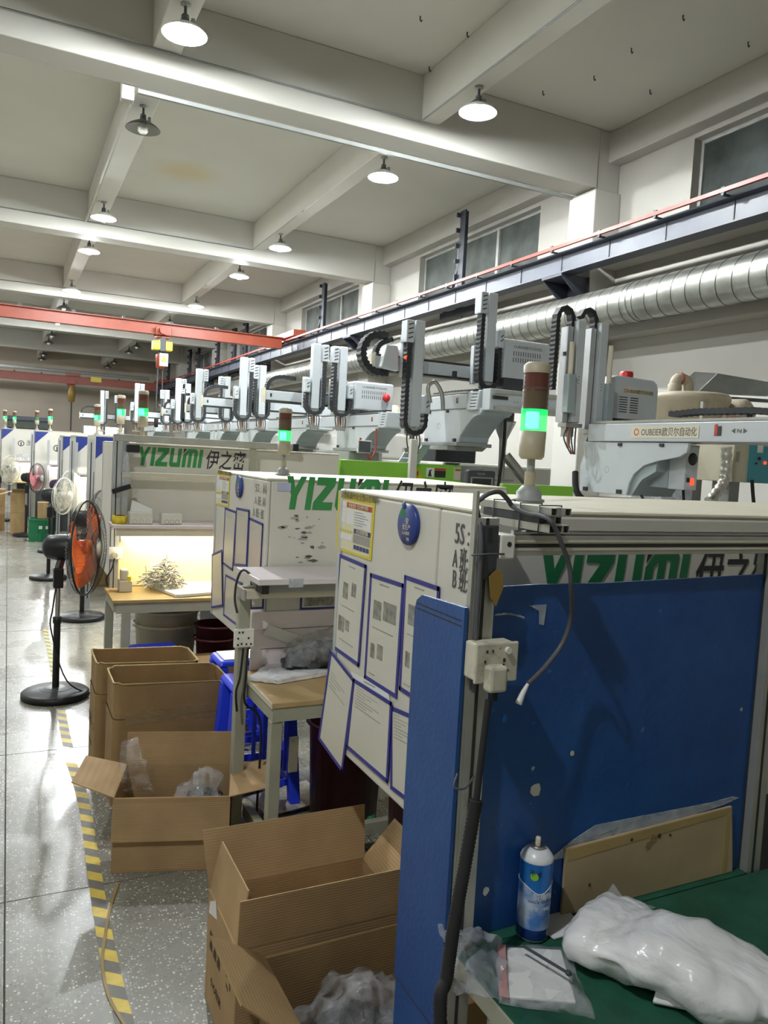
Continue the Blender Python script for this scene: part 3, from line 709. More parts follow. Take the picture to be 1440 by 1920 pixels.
# ---------------------------------------------------------------- take-out robots
def arc(c, r, a0, a1, n, plane='xz'):
    out=[]
    for i in range(n+1):
        a=a0+(a1-a0)*i/n
        out.append((c[0]+r*math.cos(a),c[1],c[2]+r*math.sin(a)) if plane=='xz' else (c[0],c[1]+r*math.cos(a),c[2]+r*math.sin(a)))
    return out
def dens(pts, step=.018):
    out=[]
    for a,b in zip(pts,pts[1:]):
        a=Vector(a); b=Vector(b); n=max(1,int((b-a).length/step))
        out += [a+(b-a)*i/n for i in range(n)]
    return out+[Vector(pts[-1])]
def arm(t, x, y, z0, z1, side, zm, w=.085, d=.09):
    """vertical stroke: profile, rail, head cover, U-shaped cable chain (side = -1/+1 where it climbs to its bracket)"""
    box(x-w/2,y-d/2,z0+.05,x+w/2,y+d/2,z1).build('vertical_profile','robot_white',t,bevel=.006)
    box(x-side*(w/2+.035)-.012,y-.03,z0,x-side*(w/2+.035)+.012,y+.03,z1-.02).build('guide_rail','alu_clean',t)
    xr=x-side*(w/2+.05); r=.075
    box(xr-.035,y-d/2-.012,z1-.18,xr+.035,y+d/2,z1-.005).build('head_cover','robot_white',t,bevel=.008)
    for k in range(4): MB().m('slot_dark').bar((xr-.02,y-d/2-.0135,z1-.15+k*.035),(xr+.02,y-d/2-.0135,z1-.135+k*.035),.003,.008).build('vent_slot',None,t)
    cx=x; rr=w/2+.05
    pts=[(xr,y-.015,z1-.16),(xr,y-.015,z0+rr)]+[(cx-side*rr*math.cos(a),y-.015,z0+rr-rr*math.sin(a)) for a in [PI*i/10 for i in range(1,10)]]+[(cx+side*rr,y-.015,z0+rr),(cx+side*rr,y-.015,zm)]
    MB().m('chain').belt(dens(pts),(0,1,0),.07,.042,.72).build('cable_chain',None,t)
    box(cx+side*rr-.028,y-d/2-.02,zm-.01,cx+side*rr+.028,y+.03,zm+.14).build('chain_bracket','robot_white',t,bevel=.01)
    for k in range(2): MB().m('slot_dark').bar((cx+side*rr-.012,y-d/2-.0215,zm+.04+k*.035),(cx+side*rr+.012,y-d/2-.0215,zm+.06+k*.035),.003,.007).build('vent_slot',None,t)
def drive_box(t,x0,x1,y0,y1,z0,z1,name=True):
    b=MB().m('robot_white'); b.prism([(y0,z0),(y1,z0),(y1,z1),(y0+.0,z1)],'x',x0,x1)
    o=b.build('drive_housing',None,t,bevel=.02)
    n=12
    for k in range(n):
        xx=x0+(x1-x0)*(.2+.62*k/n); 
        for r in (.42,.58): MB().m('slot_dark').box(xx,y0-.0012,z0+(z1-z0)*r,xx+.006,y0,z0+(z1-z0)*(r+.12)).build('louvre',None,o)
    if name: text('maker_name','OUBEIER欧贝尔自动化',.03,(x0+(x1-x0)*.2,y0-.0005,z0+(z1-z0)*.78),'-Y','ink_grey',o)
    return o
def robot(label, x, yb0, yb1, zb0, zb1, yp0, yp1, zp0, yk, zk, xk0, arms, bx, kick=True, cap=True, badge=False, stop=True):
    """pedestal with swept bracket, traverse beam along Y, crosswise kick beam carrying two vertical strokes, drive box"""
    t=thing('takeout_robot',label,'robot',(x+.15,(yp0+yp1)/2,zp0),'take-out robots above the moulding machines')
    L=yp1-yp0; H=zb0-zp0
    prof=[(yp1,zp0),(yp0+L*.36,zp0)]+[(yp0+L*(.34-.30*i/7), zp0+H*(.18+.62*math.sin(PI/2*i/7))) for i in range(8)]+[(yp0,zb0-.03),(yp0,zb0),(yp1,zb0)]
    MB().m('robot_white').prism(prof,'x',x,x+.02).build('side_plate',None,t,bevel=.004)
    MB().m('robot_grey').prism([(a*.998+.004,b) for a,b in prof],'x',x+.021,x+.28).build('pedestal',None,t)
    box(x-.03,yp0+L*.33,zp0-.03,x+.31,yp1+.03,zp0).build('base_plate','grey_paint',t,bevel=.004)
    for yy in (yp0+L*.42,yp1-.05):
        box(x-.012,yy-.02,zp0+.005,x,yy+.02,zp0+.03).build('bolt','slot_dark',t)
    box(x-.012,(yp0+yp1)/2+.05,zb0-.025,x,(yp0+yp1)/2+.08,zb0-.005).build('bolt','slot_dark',t); box(x-.012,yp1-.1,zb0-.025,x,yp1-.07,zb0-.005).build('bolt','slot_dark',t)
    MB().m('ink_faint').lathe([(.022,0),(.026,0)],c=(x-.001,yp0+L*.72,(zp0+zb0)/2),n=20,axis=(-1,0,0)).build('round_mark',None,t,fix=False)
    bm=box(x-.015,yb0,zb0+.002,x+.27,yb1,zb1).build('traverse_beam','robot_white',t,bevel=.008)
    box(x-.017,yb0+.02,zb1+.002,x+.03,yb1-.02,zb1+.018).build('linear_rail','steel',t); box(x+.2,yb0+.02,zb1+.002,x+.25,yb1-.02,zb1+.018).build('linear_rail','steel',t)
    MB().m('chain').belt(dens([(x+.12,yb0+.06,zb1+.03),(x+.12,(yb0+yb1)/2,zb1+.035),(x+.12,yb1-.05,zb1+.03)],.025),(1,0,0),.06,.035,.7).build('cable_chain',None,t)
    q=MB().m('letter_black').prism([(yb0+.14,zb0+.045),(yb0+.17,zb0+.045),(yb0+.17,zb1-.03),(yb0+.14,zb1-.03)],'x',x-.017,x-.016).m('sign_red').prism([(yb0+.14,zb1-.055),(yb0+.155,zb1-.055),(yb0+.155,zb1-.03),(yb0+.14,zb1-.03)],'x',x-.018,x-.017); q.build('warning_label',None,t)
    if cap:
        cy0=yb0-.04
        MB().m('robot_white').prism([(x-.03,zb0-.02),(x+.29,zb0-.02),(x+.29,zb1+.02),(x-.005,zb1+.02)],'y',cy0-.12,yb0-.001).build('end_cap',None,t,bevel=.015)
        for k in range(6): MB().m('slot_dark').bar((x-.026+.004*k,cy0-.10,zb0+.01+k*.025),(x-.026+.004*k,cy0-.02,zb0+.01+k*.025),.004,.006).build('vent_slot',None,t)
    if kick:
        kb=box(xk0,yk-.055,zk-.05,bx[0]+.1,yk+.055,zk+.05).build('kick_beam','robot_white',t,bevel=.006)
        for z in (zk+.052,zk-.066): box(xk0+.02,yk-.05,z,bx[0]+.1,yk+.05,z+.014).build('linear_rail','slot_dark',t)
        box(xk0-.012,yk-.065,zk-.07,xk0-.001,yk+.065,zk+.075).build('end_plate','cream',t)
        MB().m('letter_black').prism([(xk0+.05,zk-.015),(xk0+.068,zk-.015),(xk0+.068,zk+.02),(xk0+.05,zk+.02)],'y',yk-.057,yk-.056).build('small_label',None,t)
        a0=arms[0][0]-.12; r=.07
        pts=smooth_path([(xk0+.03,yk+.02,zk+.07),(xk0+.06,yk+.02,zk+.15),(xk0+.16,yk+.02,zk+.2),(a0-.03,yk+.02,zk+.2)],8)
        MB().m('chain').belt(dens(pts),(0,1,0),.06,.042,.75).build('cable_chain',None,t)
    for ax,z0,z1,side,zm in arms:
        if kick:
            box(ax-.10*1,yk-.11,zk-.10,ax+.10,yk-.057,zk+.22).build('slide_plate','robot_white',t,bevel=.006)
        arm(t,ax,yk-.165,z0,z1,side,zm)
        # gripper and air lines below the stroke
        for k in range(5):
            MB().m('orange_wire' if k%2 else 'dark_grey').tube(smooth_path([(ax+.02*(k-2),yk-.165,z0+.06),(ax+.03*(k-2),yk-.19,z0-.05),(ax+.02*(k-2)+.02,yk-.16,z0-.16)],5),.006,5).build('air_line',None,t)
        MB().m('steel').box(ax-.05,yk-.20,z0-.02,ax+.05,yk-.13,z0+.045).cyl((ax,yk-.165,z0-.12),(ax,yk-.165,z0-.02),.022,n=10).box(ax-.07,yk-.185,z0-.15,ax+.07,yk-.145,z0-.12).build('gripper',None,t)
    d=drive_box(t,bx[0],bx[1],yk-.2,yk+.12,bx[2],bx[3])
    if stop: MB().m('estop_red').lathe([(0,.06),(.035,.055),(.045,.03),(.03,.025),(.03,0)],c=(bx[1]-.1,yk-.2,(bx[2]+bx[3])/2),n=18,axis=(0,-1,0)).build('stop_button',None,t,label='red mushroom stop button')
    box(bx[0]+.02,yk-.19,zb1+.03,bx[1]-.02,yk+.1,bx[2]-.002).build('carriage','dark_grey',t)
    return t
rD=robot('take-out robot with red stop button, directly over the green-rimmed bed, third nearest',3.3,6.95,8.55,1.95,2.07,7.0,8.05,1.72,7.85,2.22,2.38,
   [(2.87,2.06,2.78,-1,2.28),(3.17,2.06,2.78,1,2.25)],(3.31,3.78,2.13,2.44))
rC=robot('tall take-out robot with ventilated drive box beside the large signal light, second nearest',3.3,5.32,6.12,2.07,2.19,5.12,6.03,1.80,5.72,2.40,2.62,
   [(2.93,1.85,2.74,1,2.02),(3.60,2.27,3.05,1,2.62)],(3.74,4.22,2.37,2.70),stop=False)
# its front cross beam with bolt rails
k=box(3.30,5.02,2.05,4.35,5.13,2.215).build('front_cross_beam','robot_white',rC,bevel=.006)
for z in (2.18,2.055):
    b=box(3.34,5.005,z,4.35,5.019,z+.028).build('bolt_rail','alu',k)
box(3.32,4.995,2.135,3.45,5.0185,2.16).build('stopper','slot_dark',k); text('pinch_mark','< >',.03,(3.52,5.0185,2.115),'-Y','ink_grey',k)
MB().m('black').cyl((3.2,5.4,2.36),(3.2,5.4,2.30),.02).build('sensor',None,rC)
pts=[(2.72,5.7,2.62)]+arc((2.66,5.7,2.47),.15,PI/2,3*PI/2,12)+[(2.74,5.7,2.32)]
MB().m('chain').belt(dens(pts),(0,1,0),.09,.06,.7).build('cable_loop',None,rC)
MB().m('robot_white').prism([(2.62,2.35),(2.78,2.33),(2.76,2.53),(2.66,2.53)],'y',5.55,5.62).build('motor_cover',None,rC,bevel=.01)
MB().m('red_led').cyl((2.82,5.53,2.44),(2.82,5.51,2.44),.014,n=12).build('indicator_lamp',None,rC)
MB().m('steel').tube(smooth_path([(3.05,5.5,2.1),(3.02,5.5,2.22),(3.08,5.5,2.27),(3.15,5.5,2.18),(3.17,5.5,2.05)],6),.018,8).build('copper_pipe',None,rC)
# steps on the third machine
st=thing('step_ladder','grey steps on the green-rimmed bed under the tall robot','steps',(3.35,5.6,1.63))
for s in (5.72,5.95):
    MB().m('robot_grey').prism([(3.02,1.6101),(3.10,1.6101),(3.20,1.765),(3.12,1.765)],'y',s,s+.012).build('stringer',None,st)
for k in range(3): box(3.05+.035*k,5.733,1.645+k*.045,3.13+.035*k,5.949,1.653+k*.045).build('tread','robot_white',st)
MB().m('grey_paint').prism([(3.22,1.735),(3.56,1.735),(3.60,1.768),(3.22,1.768)],'y',5.48,6.05).build('landing',None,st)
# nearest robot: beam reaching towards the camera, drive box with round corner, strokes with inverted cable loops
rB=thing('takeout_robot','nearest take-out robot, long white beam with round-cornered drive box at right','robot',(3.45,3.7,1.5),'take-out robots above the moulding machines')
x=3.3
prof=[(3.92,1.50),(3.50,1.50),(3.485,1.57),(3.45,1.63),(3.38,1.68),(3.27,1.71),(3.12,1.735),(3.07,1.76),(3.06,1.815),(3.92,1.815),(3.90,1.74),(3.93,1.66)]
MB().m('robot_white').prism(prof,'x',x,x+.02).build('side_plate',None,rB,bevel=.004)
YC=onX(1286,870,x+.10).y
prof2=[(3.92,1.50),(3.48,1.50),(3.42,1.58),(3.40,1.60),(3.34,1.63),(YC+.14,1.65),(YC+.13,1.815),(3.92,1.815)]
MB().m('robot_grey').prism(prof2,'x',x+.021,x+.34).build('pedestal',None,rB)
MB().m('robot_grey').prism([(YC+.26,1.56),(YC+.26,1.60),(YC+.18,1.80),(YC+.121,1.80),(YC+.121,1.56)],'x',x+.10,x+.14).build('gusset',None,rB)
cb=box(x+.10,YC,1.555,x+.195,YC+.12,1.80).build('control_box','robot_white',rB,bevel=.004)
MB().m('black').lathe([(.0,.003),(.032,.004),(.036,0)],c=(x+.15,YC-.0005,1.73),n=18,axis=(0,-1,0)).build('fan_grille',None,cb)
MB().m('slot_dark').box(x+.115,YC-.004,1.60,x+.135,YC,1.625).build('rocker_switch',None,cb); MB().m('red_led').box(x+.145,YC-.005,1.585,x+.168,YC,1.62).build('indicator_lamp',None,cb)
for yy in (3.56,3.86): box(x-.008,yy-.02,1.505,x,yy+.02,1.53).build('bolt','slot_dark',rB)
for yy in (3.25,3.58): box(x-.008,yy-.015,1.79,x,yy+.015,1.808).build('bolt','slot_dark',rB)
MB().m('ink_faint').lathe([(.016,0),(.02,0)],c=(x-.001,3.68,1.645),n=20,axis=(-1,0,0)).build('round_mark',None,rB,fix=False)
bm=box(x-.015,1.9,1.818,x+.26,3.86,1.925).build('traverse_beam','robot_white',rB,bevel=.006)
for xx in (x-.012,x+.2): box(xx,1.9,1.927,xx+.045,3.84,1.942).build('linear_rail','steel',rB)
MB().m('chain').belt(dens([(x+.12,2.35,1.95),(x+.12,2.75,1.985),(x+.12,3.1,1.99),(x+.12,3.3,1.98)],.02),(1,0,0),.08,.035,.7).build('cable_chain',None,rB)
pl=box(x-.0175,2.985,1.838,x-.0155,3.48,1.905).build('name_plate','cream',bm)
text('maker_name','OUBEIER欧贝尔自动化',.052,(x-.0177,3.40,1.853),'-X','ink_grey',pl,bold=.008,sx=.78)
MB().m('sign_red').lathe([(.014,0),(.02,0)],c=(x-.0182,3.437,1.872),n=20,axis=(-1,0,0)).build('round_emblem',None,pl,fix=False)
MB().m('sign_red').box(x-.017,2.865,1.85,x-.0155,2.885,1.91).m('letter_black').box(x-.017,2.84,1.85,x-.0155,2.864,1.90).build('warning_label',None,bm)
text('pinch_mark','◀ Pd ▶',.028,(x-.0165,2.78,1.865),'-X','ink_grey',bm)
# drive box, rounded on its left
dprof=[(3.50,1.985),(3.97,1.985),(3.97,2.19),(3.955,2.24),(3.92,2.262),(3.60,2.268),(3.55,2.25),(3.515,2.2),(3.50,2.13)]
d=MB().m('robot_white').prism(dprof,'y',3.98,4.25).build('drive_housing',None,rB,bevel=.008)
pl=box(3.66,3.978,2.15,3.92,3.98,2.20).build('name_plate','cream',d); text('maker_name','OUBEIER欧贝尔自动化',.030,(3.685,3.9775,2.162),'-Y','ink_grey',pl,bold=.008,sx=.8)
MB().m('sign_red').lathe([(.009,0),(.013,0)],c=(3.675,3.977,2.174),n=16,axis=(0,-1,0)).build('round_emblem',None,pl,fix=False)
for xx in (3.63,3.725):
    for k in range(7): MB().m('slot_dark').box(xx,3.9785,2.03+k*.016,xx+.07,3.98,2.036+k*.016).build('louvre',None,d)
MB().m('estop_red').lathe([(0,.045),(.04,.043),(.045,.03),(.045,0)],c=(3.74,4.05,2.266),n=20).build('warning_lamp',None,rB,label='red domed lamp on the drive box')
box(3.36,3.98,1.945,3.96,4.2,1.984).build('carriage','slot_dark',rB)
for ax,w,z0,z1 in ((3.215,.10,1.93,2.57),(3.40,.085,1.90,2.58)):
    box(ax-.005,3.93,z0,ax+.055,4.03,z1).build('vertical_profile','robot_white',rB,bevel=.004)
    box(ax-.06,3.96,z0,ax-.02,4.03,z1-.04).build('guide_rail','alu_clean',rB)
    MB().m('slot_dark').box(ax-.018,3.97,z0,ax-.007,4.02,z1-.01).build('timing_belt',None,rB)
    MB().m('cream').cyl((ax-.045 if ax<3.3 else ax+.085,3.93,z0+.3),(ax-.045 if ax<3.3 else ax+.085,3.93,z1-.14),.016,n=12).build('air_cylinder',None,rB)
    box(ax-.075 if ax<3.3 else ax+.06,3.90,z0+.06,ax-.02 if ax<3.3 else ax+.115,3.955,z0+.3).build('valve_block','robot_grey',rB,bevel=.004)
    for k in range(3): MB().m('slot_dark').cyl((ax+.025,3.928,z0+.25+.02*k),(ax+.025,3.931,z0+.25+.02*k),.003,n=8).build('screw',None,rB)
    c0=ax-.07; pts=[(c0-.06,4.0,z0+.2),(c0-.06,4.0,z1)]+[(c0+.0-.06*math.cos(a),4.0,z1+.075*math.sin(a)) for a in [PI*i/10 for i in range(1,10)]]+[(c0+.06,4.0,z1),(c0+.06,4.0,z1-.05)]
    if ax>3.3: pts=pts[2:]
    MB().m('chain').belt(dens(pts,.014),(0,1,0),.05,.035,.72).build('cable_chain',None,rB)
    MB().m('steel').box(ax-.06,3.92,z0-.03,ax+.07,4.0,z0-.005).box(ax-.04,3.94,z0-.09,ax+.02,3.99,z0-.03).cyl((ax,3.96,z0-.16),(ax,3.96,z0-.09),.012,n=8).build('gripper',None,rB)
    for k in range(4): MB().m('orange_wire' if k==1 else 'dark_grey').tube(smooth_path([(ax-.03+.02*k,3.93,z0-.02),(ax-.07+.03*k,3.92,z0-.1),(ax-.02+.01*k,3.9,z0-.2)],5),.005,5).build('air_line',None,rB)
MB().m('black').bar((3.15,3.98,2.36),(3.28,3.98,2.37),.025).build('sensor_bracket',None,rB)
MB().m('grey_paint').prism([(3.54,1.40),(3.90,1.40),(3.86,1.47),(3.58,1.47)],'x',x-.02,x+.36).build('riser',None,rB)
MB().m('black_rubber').tube(smooth_path([(3.24,3.9,1.62),(3.22,3.85,1.5),(3.27,3.8,1.44),(3.4,3.75,1.43)],8),.02,8).build('hose',None,rB)
MB().m('black_rubber').tube(smooth_path([(3.45,YC+.05,1.553),(3.45,YC+.04,1.47),(3.45,3.22,1.42),(3.42,3.25,1.43),(3.34,3.35,1.45),(3.3,3.38,1.51)],8),.008,6).build('mains_lead',None,rB)
# farther robots: same make, one per machine
rlab=['fourth nearest take-out robot, above the far end of the lit bench guard','fifth nearest take-out robot over the lettered guard','sixth nearest take-out robot over the row','seventh nearest take-out robot over the row','farthest take-out robot, its beam reaching toward the bright far window']
for lab,Y_,xk,arms_ in ((rlab[0],9.85,378,((455,-1),(490,1))),(rlab[1],11.85,349,((372,-1),(425,1))),(rlab[2],13.85,305,((334,-1),(352,1))),(rlab[3],15.85,245,((257,-1),(313,1))),(rlab[4],19.0,150,((192,-1),(226,1)))):
    A_=[(onY(px,745,Y_-.165).x,2.05 if k else 2.02,2.80 if k==0 else 2.72,sd,2.28) for k,(px,sd) in enumerate(arms_)]
    bx_=max(3.58,A_[1][0]+.2); X_=3.3 if Y_<18 else 3.0
    robot(lab,X_,Y_-.85,Y_+.75,1.95,2.07,Y_-.8,Y_+.25,1.72,Y_,2.22,onY(xk,770,Y_).x,A_,(bx_,bx_+.42,2.13,2.44))
# ---------------------------------------------------------------- signal towers on the guards
tower(1.32,1.78,1.548,.71,'large signal tower glowing green, on the nearest guard behind the tube bundle')
tower(1.21,3.62,1.534,.60,'signal tower glowing green with ivory base, on the second guard')
tower(.855,5.7,1.653,.68,'signal tower glowing green above the lit bench guard')

# ================================================================ NEAREST BENCH (bottom right)
ZT=.72; YP=1.215
wbA=thing('workbench','green-topped workbench in the bottom right corner, with aluminium uprights and rail','bench',(1.28,.7,0))
box(.775,.05,ZT-.03,1.78,1.188,ZT).build('bench_top','green_top',wbA,bevel=.004)
MB().m('bench_paint').box(.770,.05,ZT-.034,.7745,1.188,ZT+.002).build('edge_strip','bench_paint',wbA)
MB().m('green_top').box(.8235,1.189,ZT-.03,1.583,1.26,ZT).build('bench_top_strip',None,wbA)
for x,y in ((.79,.08),(1.72,.08),(1.72,1.12)): box(x,y,0,x+.05,y+.05,ZT-.031).build('leg','bench_paint',wbA,bevel=.004)
def profile(t,name,x0,y0,z0,x1,y1,z1,axis,mt='alu'):
    """slotted aluminium extrusion"""
    b=MB().m(mt).box(x0,y0,z0,x1,y1,z1); e=.0012
    b.m('slot_dark')
    if axis=='z':
        w=(x1-x0)/2; cx=(x0+x1)/2; cy=(y0+y1)/2
        for u in ((cx-.004,) if w<.028 else (cx-w*.48,cx+w*.42)): b.box(u-.003,y0-e,z0,u+.004,y0,z1)
        b.box(x0-e,cy-.004,z0,x0,cy+.004,z1)
    else:
        cz=(z0+z1)/2; b.box(x0,y0-e,cz-.0035,x1,y0,cz+.0035); b.m('cream'); b.box(x0,y0-e*.8,cz-.010,x1,y0,cz-.0055); b.box(x0,y0-e*.8,cz+.0055,x1,y0,cz+.010)
    return b.build(name,None,t,bevel=.002)
profile(wbA,'upright',.776,1.192,0,.822,1.206,1.548,'z'); box(.7695,1.193,.6,.7755,1.206,1.597).build('upright_strip','alu',wbA)
profile(wbA,'upright',1.585,1.192,0,1.63,1.238,1.50,'z')
rail=profile(wbA,'cross_rail',.858,1.192,1.478,2.4,1.238,1.516,'x')
MB().m('chrome').cyl((.858,1.2,1.521),(2.4,1.2,1.521),.005,n=10).build('rod','alu_clean',wbA)
b=MB().m('socket_white').box(.8235,1.186,1.472,.857,1.24,1.518); b.build('corner_bracket',None,wbA,bevel=.003)
MB().m('slot_dark').cyl((.843,1.1855,1.5),(.843,1.187,1.5),.005,n=10).build('screw',None,wbA)
box(.780,1.186,1.435,.818,1.1915,1.535).build('joint_plate','dark_grey',wbA,bevel=.002)
box(.795,1.185,1.505,.803,1.1865,1.53).build('slot','slot_dark',wbA)
MB().m('strap_tan').prism([(.800,1.44),(.815,1.455),(.826,1.45),(.832,1.42),(.818,1.385),(.806,1.40)],'y',1.180,1.183).build('tape_scrap',None,wbA)
# two rows of short square tubes lashed on the rail
tb=thing('tube_bundle','short square aluminium tubes lashed in two rows on top of the corner upright','tubing',(.9,1.17,1.523))
def sqtube(x,z,y0,y1,w):
    b=MB().m('alu'); t_=.0014
    for (a,c,d,e) in ((x,z,x+w,z+t_),(x,z+w-t_,x+w,z+w),(x,z+t_,x+t_,z+w-t_),(x+w-t_,z+t_,x+w,z+w-t_)): b.box(a,y0,c,d,y1,e)
    b.m('slot_dark').box(x+t_,y0+.08,z+t_,x+w-t_,y1-.001,z+w-t_)
    return b.build('square_tube',None,tb)
TW=.0147
for k in range(3): sqtube(.889+k*(TW+.0008),1.5275,1.13,1.385,TW)
sqtube(.889+TW+.0008,1.5432,1.135,1.385,TW); box(.889,1.16,1.5432,.889+TW,1.35,1.5575).build('square_tube','dark_grey',tb)
for k in (0,2): sqtube(.889+k*(TW+.0008),1.5588,1.128,1.39,TW)
box(.889+TW+.0008,1.14,1.5588,.889+2*TW+.0008,1.36,1.5735).build('square_tube','alu',tb)
for y in (1.16,1.22,1.31):
    MB().m('cable_grey').tube([(.8865,y,1.5255),(.8865,y,1.576),(.9375,y,1.576),(.9375,y,1.5255)],.0018,6,closed=True).build('lashing_wire',None,tb)
# blue boards
bd=thing('blue_backboard','large scuffed blue plastic board standing on the back of the green bench','board',(1.2,YP,ZT))
a0=.8235;a1=1.584
MB().m('blue_board').prism([(a0,ZT+.001),(a1,ZT+.001),(a1,1.426),(1.35,1.421),(1.1,1.416),(.93,1.417),(a0,1.414)],'y',YP+.0005,YP+.0075).build('board',None,bd)
for px,py,r,m_ in ((1003,1480,.014,'white_panel'),(1073,1413,.005,'socket_dirty'),(999,1440,.004,'alu_clean'),(911,1670,.008,'paper_white'),(945,1348,.007,'can_blue'),(1390,1330,.004,'socket_dirty')):
    p=onY(px,py,YP); n=7; rr=random.Random(px)
    MB().m(m_).prism([(p.x+r*rr.uniform(.7,1.2)*math.cos(2*PI*i/n),p.z+1.15*r*rr.uniform(.7,1.2)*math.sin(2*PI*i/n)) for i in range(n)],'y',YP-.0012,YP).build('chip',None,bd)
sb=thing('blue_side_board','narrow blue plastic board hanging behind the corner upright, with rounded top corner','board',(.758,1.3,.3))
q=[(1.192,.30),(1.372,.30),(1.372,.555),(1.380,.558),(1.382,1.345),(1.376,1.362),(1.355,1.376),(1.192,1.382)]
MB().m('blue_board').prism(q,'x',.758,.766).build('board',None,sb)
for z in (.555,1.355,1.345): MB().m('slot_dark').box(.7572,1.2,z,.7582,1.372,z+.002).build('crease',None,sb)
# cardboard sheet taped to the foot of the board
cs=thing('cardboard_sheet','flat torn cardboard sheet taped against the foot of the blue board','cardboard',(1.3,YP-.01,ZT))
tl,tr,br,bl=onY(1062,1592,YP-.009),onY(1372,1512,YP-.009),onY(1372,1640,YP-.009),onY(1060,1712,YP-.009)
zb=ZT+.0015
MB().m('card_sheet').prism([(tl.x,zb),(br.x,zb),(tr.x,tr.z),(tl.x,tl.z)],'y',YP-.010,YP-.0035).build('sheet',None,cs)
MB().m('stained_board').prism([(tl.x+.003,tl.z-.026),(tr.x-.02,tr.z-.016),(tr.x-.002,tr.z-.002),(tl.x+.001,tl.z-.001)],'y',YP-.0108,YP-.01).build('parcel_tape',None,cs)
MB().m('stained_board').prism([(tr.x-.018,zb),(tr.x-.004,zb),(tr.x-.001,tr.z-.012),(tr.x-.016,tr.z-.015)],'y',YP-.011,YP-.01).build('parcel_tape',None,cs)
MB().m('tape_clear').prism([(tl.x-.04,tl.z-.02),(tl.x,tl.z-.022),(tr.x-.02,tr.z+.004),(tr.x+.03,tr.z+.014),(tr.x+.01,tr.z+.02),(tr.x-.06,tr.z+.016),(tl.x+.08,tl.z+.035),(tl.x+.02,tl.z+.012)],'y',YP-.003,YP-.0015).build('clear_tape',None,cs)
for px,py,r in ((1225,1572,.012),(1215,1585,.01),(1238,1567,.006),(1106,1660,.004),(1185,1575,.004),(1258,1566,.004)):
    p=onY(px,py,YP-.012); rr=random.Random(py+px)
    MB().m('card_print' if r<.008 else 'card_dark').prism([(p.x+r*rr.uniform(.5,1.3)*math.cos(2*PI*i/6),p.z+r*rr.uniform(.6,1.2)*math.sin(2*PI*i/6)) for i in range(6)],'y',YP-.0115,YP-.01).build('torn_patch',None,cs)
# torn clear tape on the board
tp=thing('clear_tape_strips','strips of clear adhesive tape left on the blue board beside the upright','tape',(.9,YP,1.3))
MB().m('tape_clear').prism([(onY(990,1135,YP).x,onY(990,1135,YP).z),(onY(1024,1133,YP).x,onY(1024,1133,YP).z),(onY(1019,1172,YP).x,onY(1019,1172,YP).z),(onY(1010,1170,YP).x,onY(1010,1170,YP).z),(onY(1010,1145,YP).x,onY(1010,1145,YP).z)],'y',YP-.0016,YP-.0008).build('strip',None,tp)
MB().m('tape_clear').tube(smooth_path([onY(928,1153,YP-.004),onY(955,1151,YP-.012),onY(982,1158,YP-.004)],6),.0022,6).build('strip',None,tp)
# ---------------------------------------------------------------- sockets, cable, conduit on the upright
so=thing('socket_box','grubby white double socket box with a plug, on the corner upright','socket',(.83,1.15,1.2))
c=[onY(px,py,1.15) for px,py in ((884,1208),(968,1212),(966,1288),(880,1282))]
zt,zl=c[0].z-.002,c[3].z+.002; x0,x1=c[0].x+.012,c[1].x
bx=box(x0,1.152,zl,x1,1.19,zt).build('back_box','socket_dirty',so,bevel=.004)
box(x0-.004,1.144,zl-.003,x1+.002,1.1515,zt+.003).build('face_plate','socket_dirty',so,bevel=.003)
W=x1-x0; H=zt-zl
def hole(u,v,w=.0035,h=.005): box(x0+u*W-w/2,1.1432,zl+v*H-h/2,x0+u*W+w/2,1.1442,zl+v*H+h/2).build('socket_hole','slot_dark',so)
for u,v in ((.22,.82),(.36,.83),(.18,.55)): hole(u,v)
for u,v,w,h in ((.66,.56,.005,.007),(.65,.44,.004,.004),(.74,.28,.007,.004),(.70,.23,.004,.004)): hole(u,v,w,h)
MB().m('socket_white').cyl((x0+.73*W,1.144,zl+.83*H),(x0+.73*W,1.138,zl+.83*H),.006,n=14).build('switch_knob',None,so)
MB().m('estop_red').box(x0+.52*W,1.1432,zl+.88*H,x0+.55*W,1.1442,zl+.9*H).build('indicator',None,so)
pg=box(x0+.14*W,1.118,zl-.014,x0+.58*W,1.1438,zl+.5*H).build('plug','socket_dirty',so,bevel=.006)
MB().m('black_rubber').cyl((x0+.36*W,1.131,zl-.014),(x0+.36*W,1.131,zl-.03),.006,n=10).build('plug_sleeve',None,pg)
cb=thing('loose_cable','grey cable looping over the upright and hanging bare-ended before the blue board','cable',(.9,1.16,1.15))
pts=[(.784,1.185,1.225),(.780,1.184,1.30),(.779,1.184,1.50)]
pts+=[onX(px,py,x_) for px,py,x_ in ((894,950,.785),(904,934,.795),(920,924,.812),(938,923,.838),(953,938,.866),(962,950,.879),(990,963,.8815),(1010,966,.8815))]
pts+=[onX(1030,974,.8815),onY(1042,993,1.12),onY(1054,1022,1.12),onY(1067,1060,1.125)]
pts+= [onY(1071,1100,1.13),onY(1071,1155,1.16),onY(1055,1205,1.17),onY(1022,1250,1.16),onY(990,1282,1.15)]
MB().m('cable_grey').tube(smooth_path(pts,6),.0048,8).build('sheath',None,cb)
e0=onY(990,1282,1.15); e1=onY(972,1320,1.15)
MB().m('paper_white').tube([e0,(e0+e1)/2+Vector((-.002,0,0)),e1],[.003,.0055,.0065],8).build('bare_end',None,cb)
MB().m('cable_grey').tube([(.764,1.188,1.48),(.764,1.178,1.482),(.79,1.174,1.484),(.832,1.186,1.482)],.002,6).build('cable_tie',None,cb)
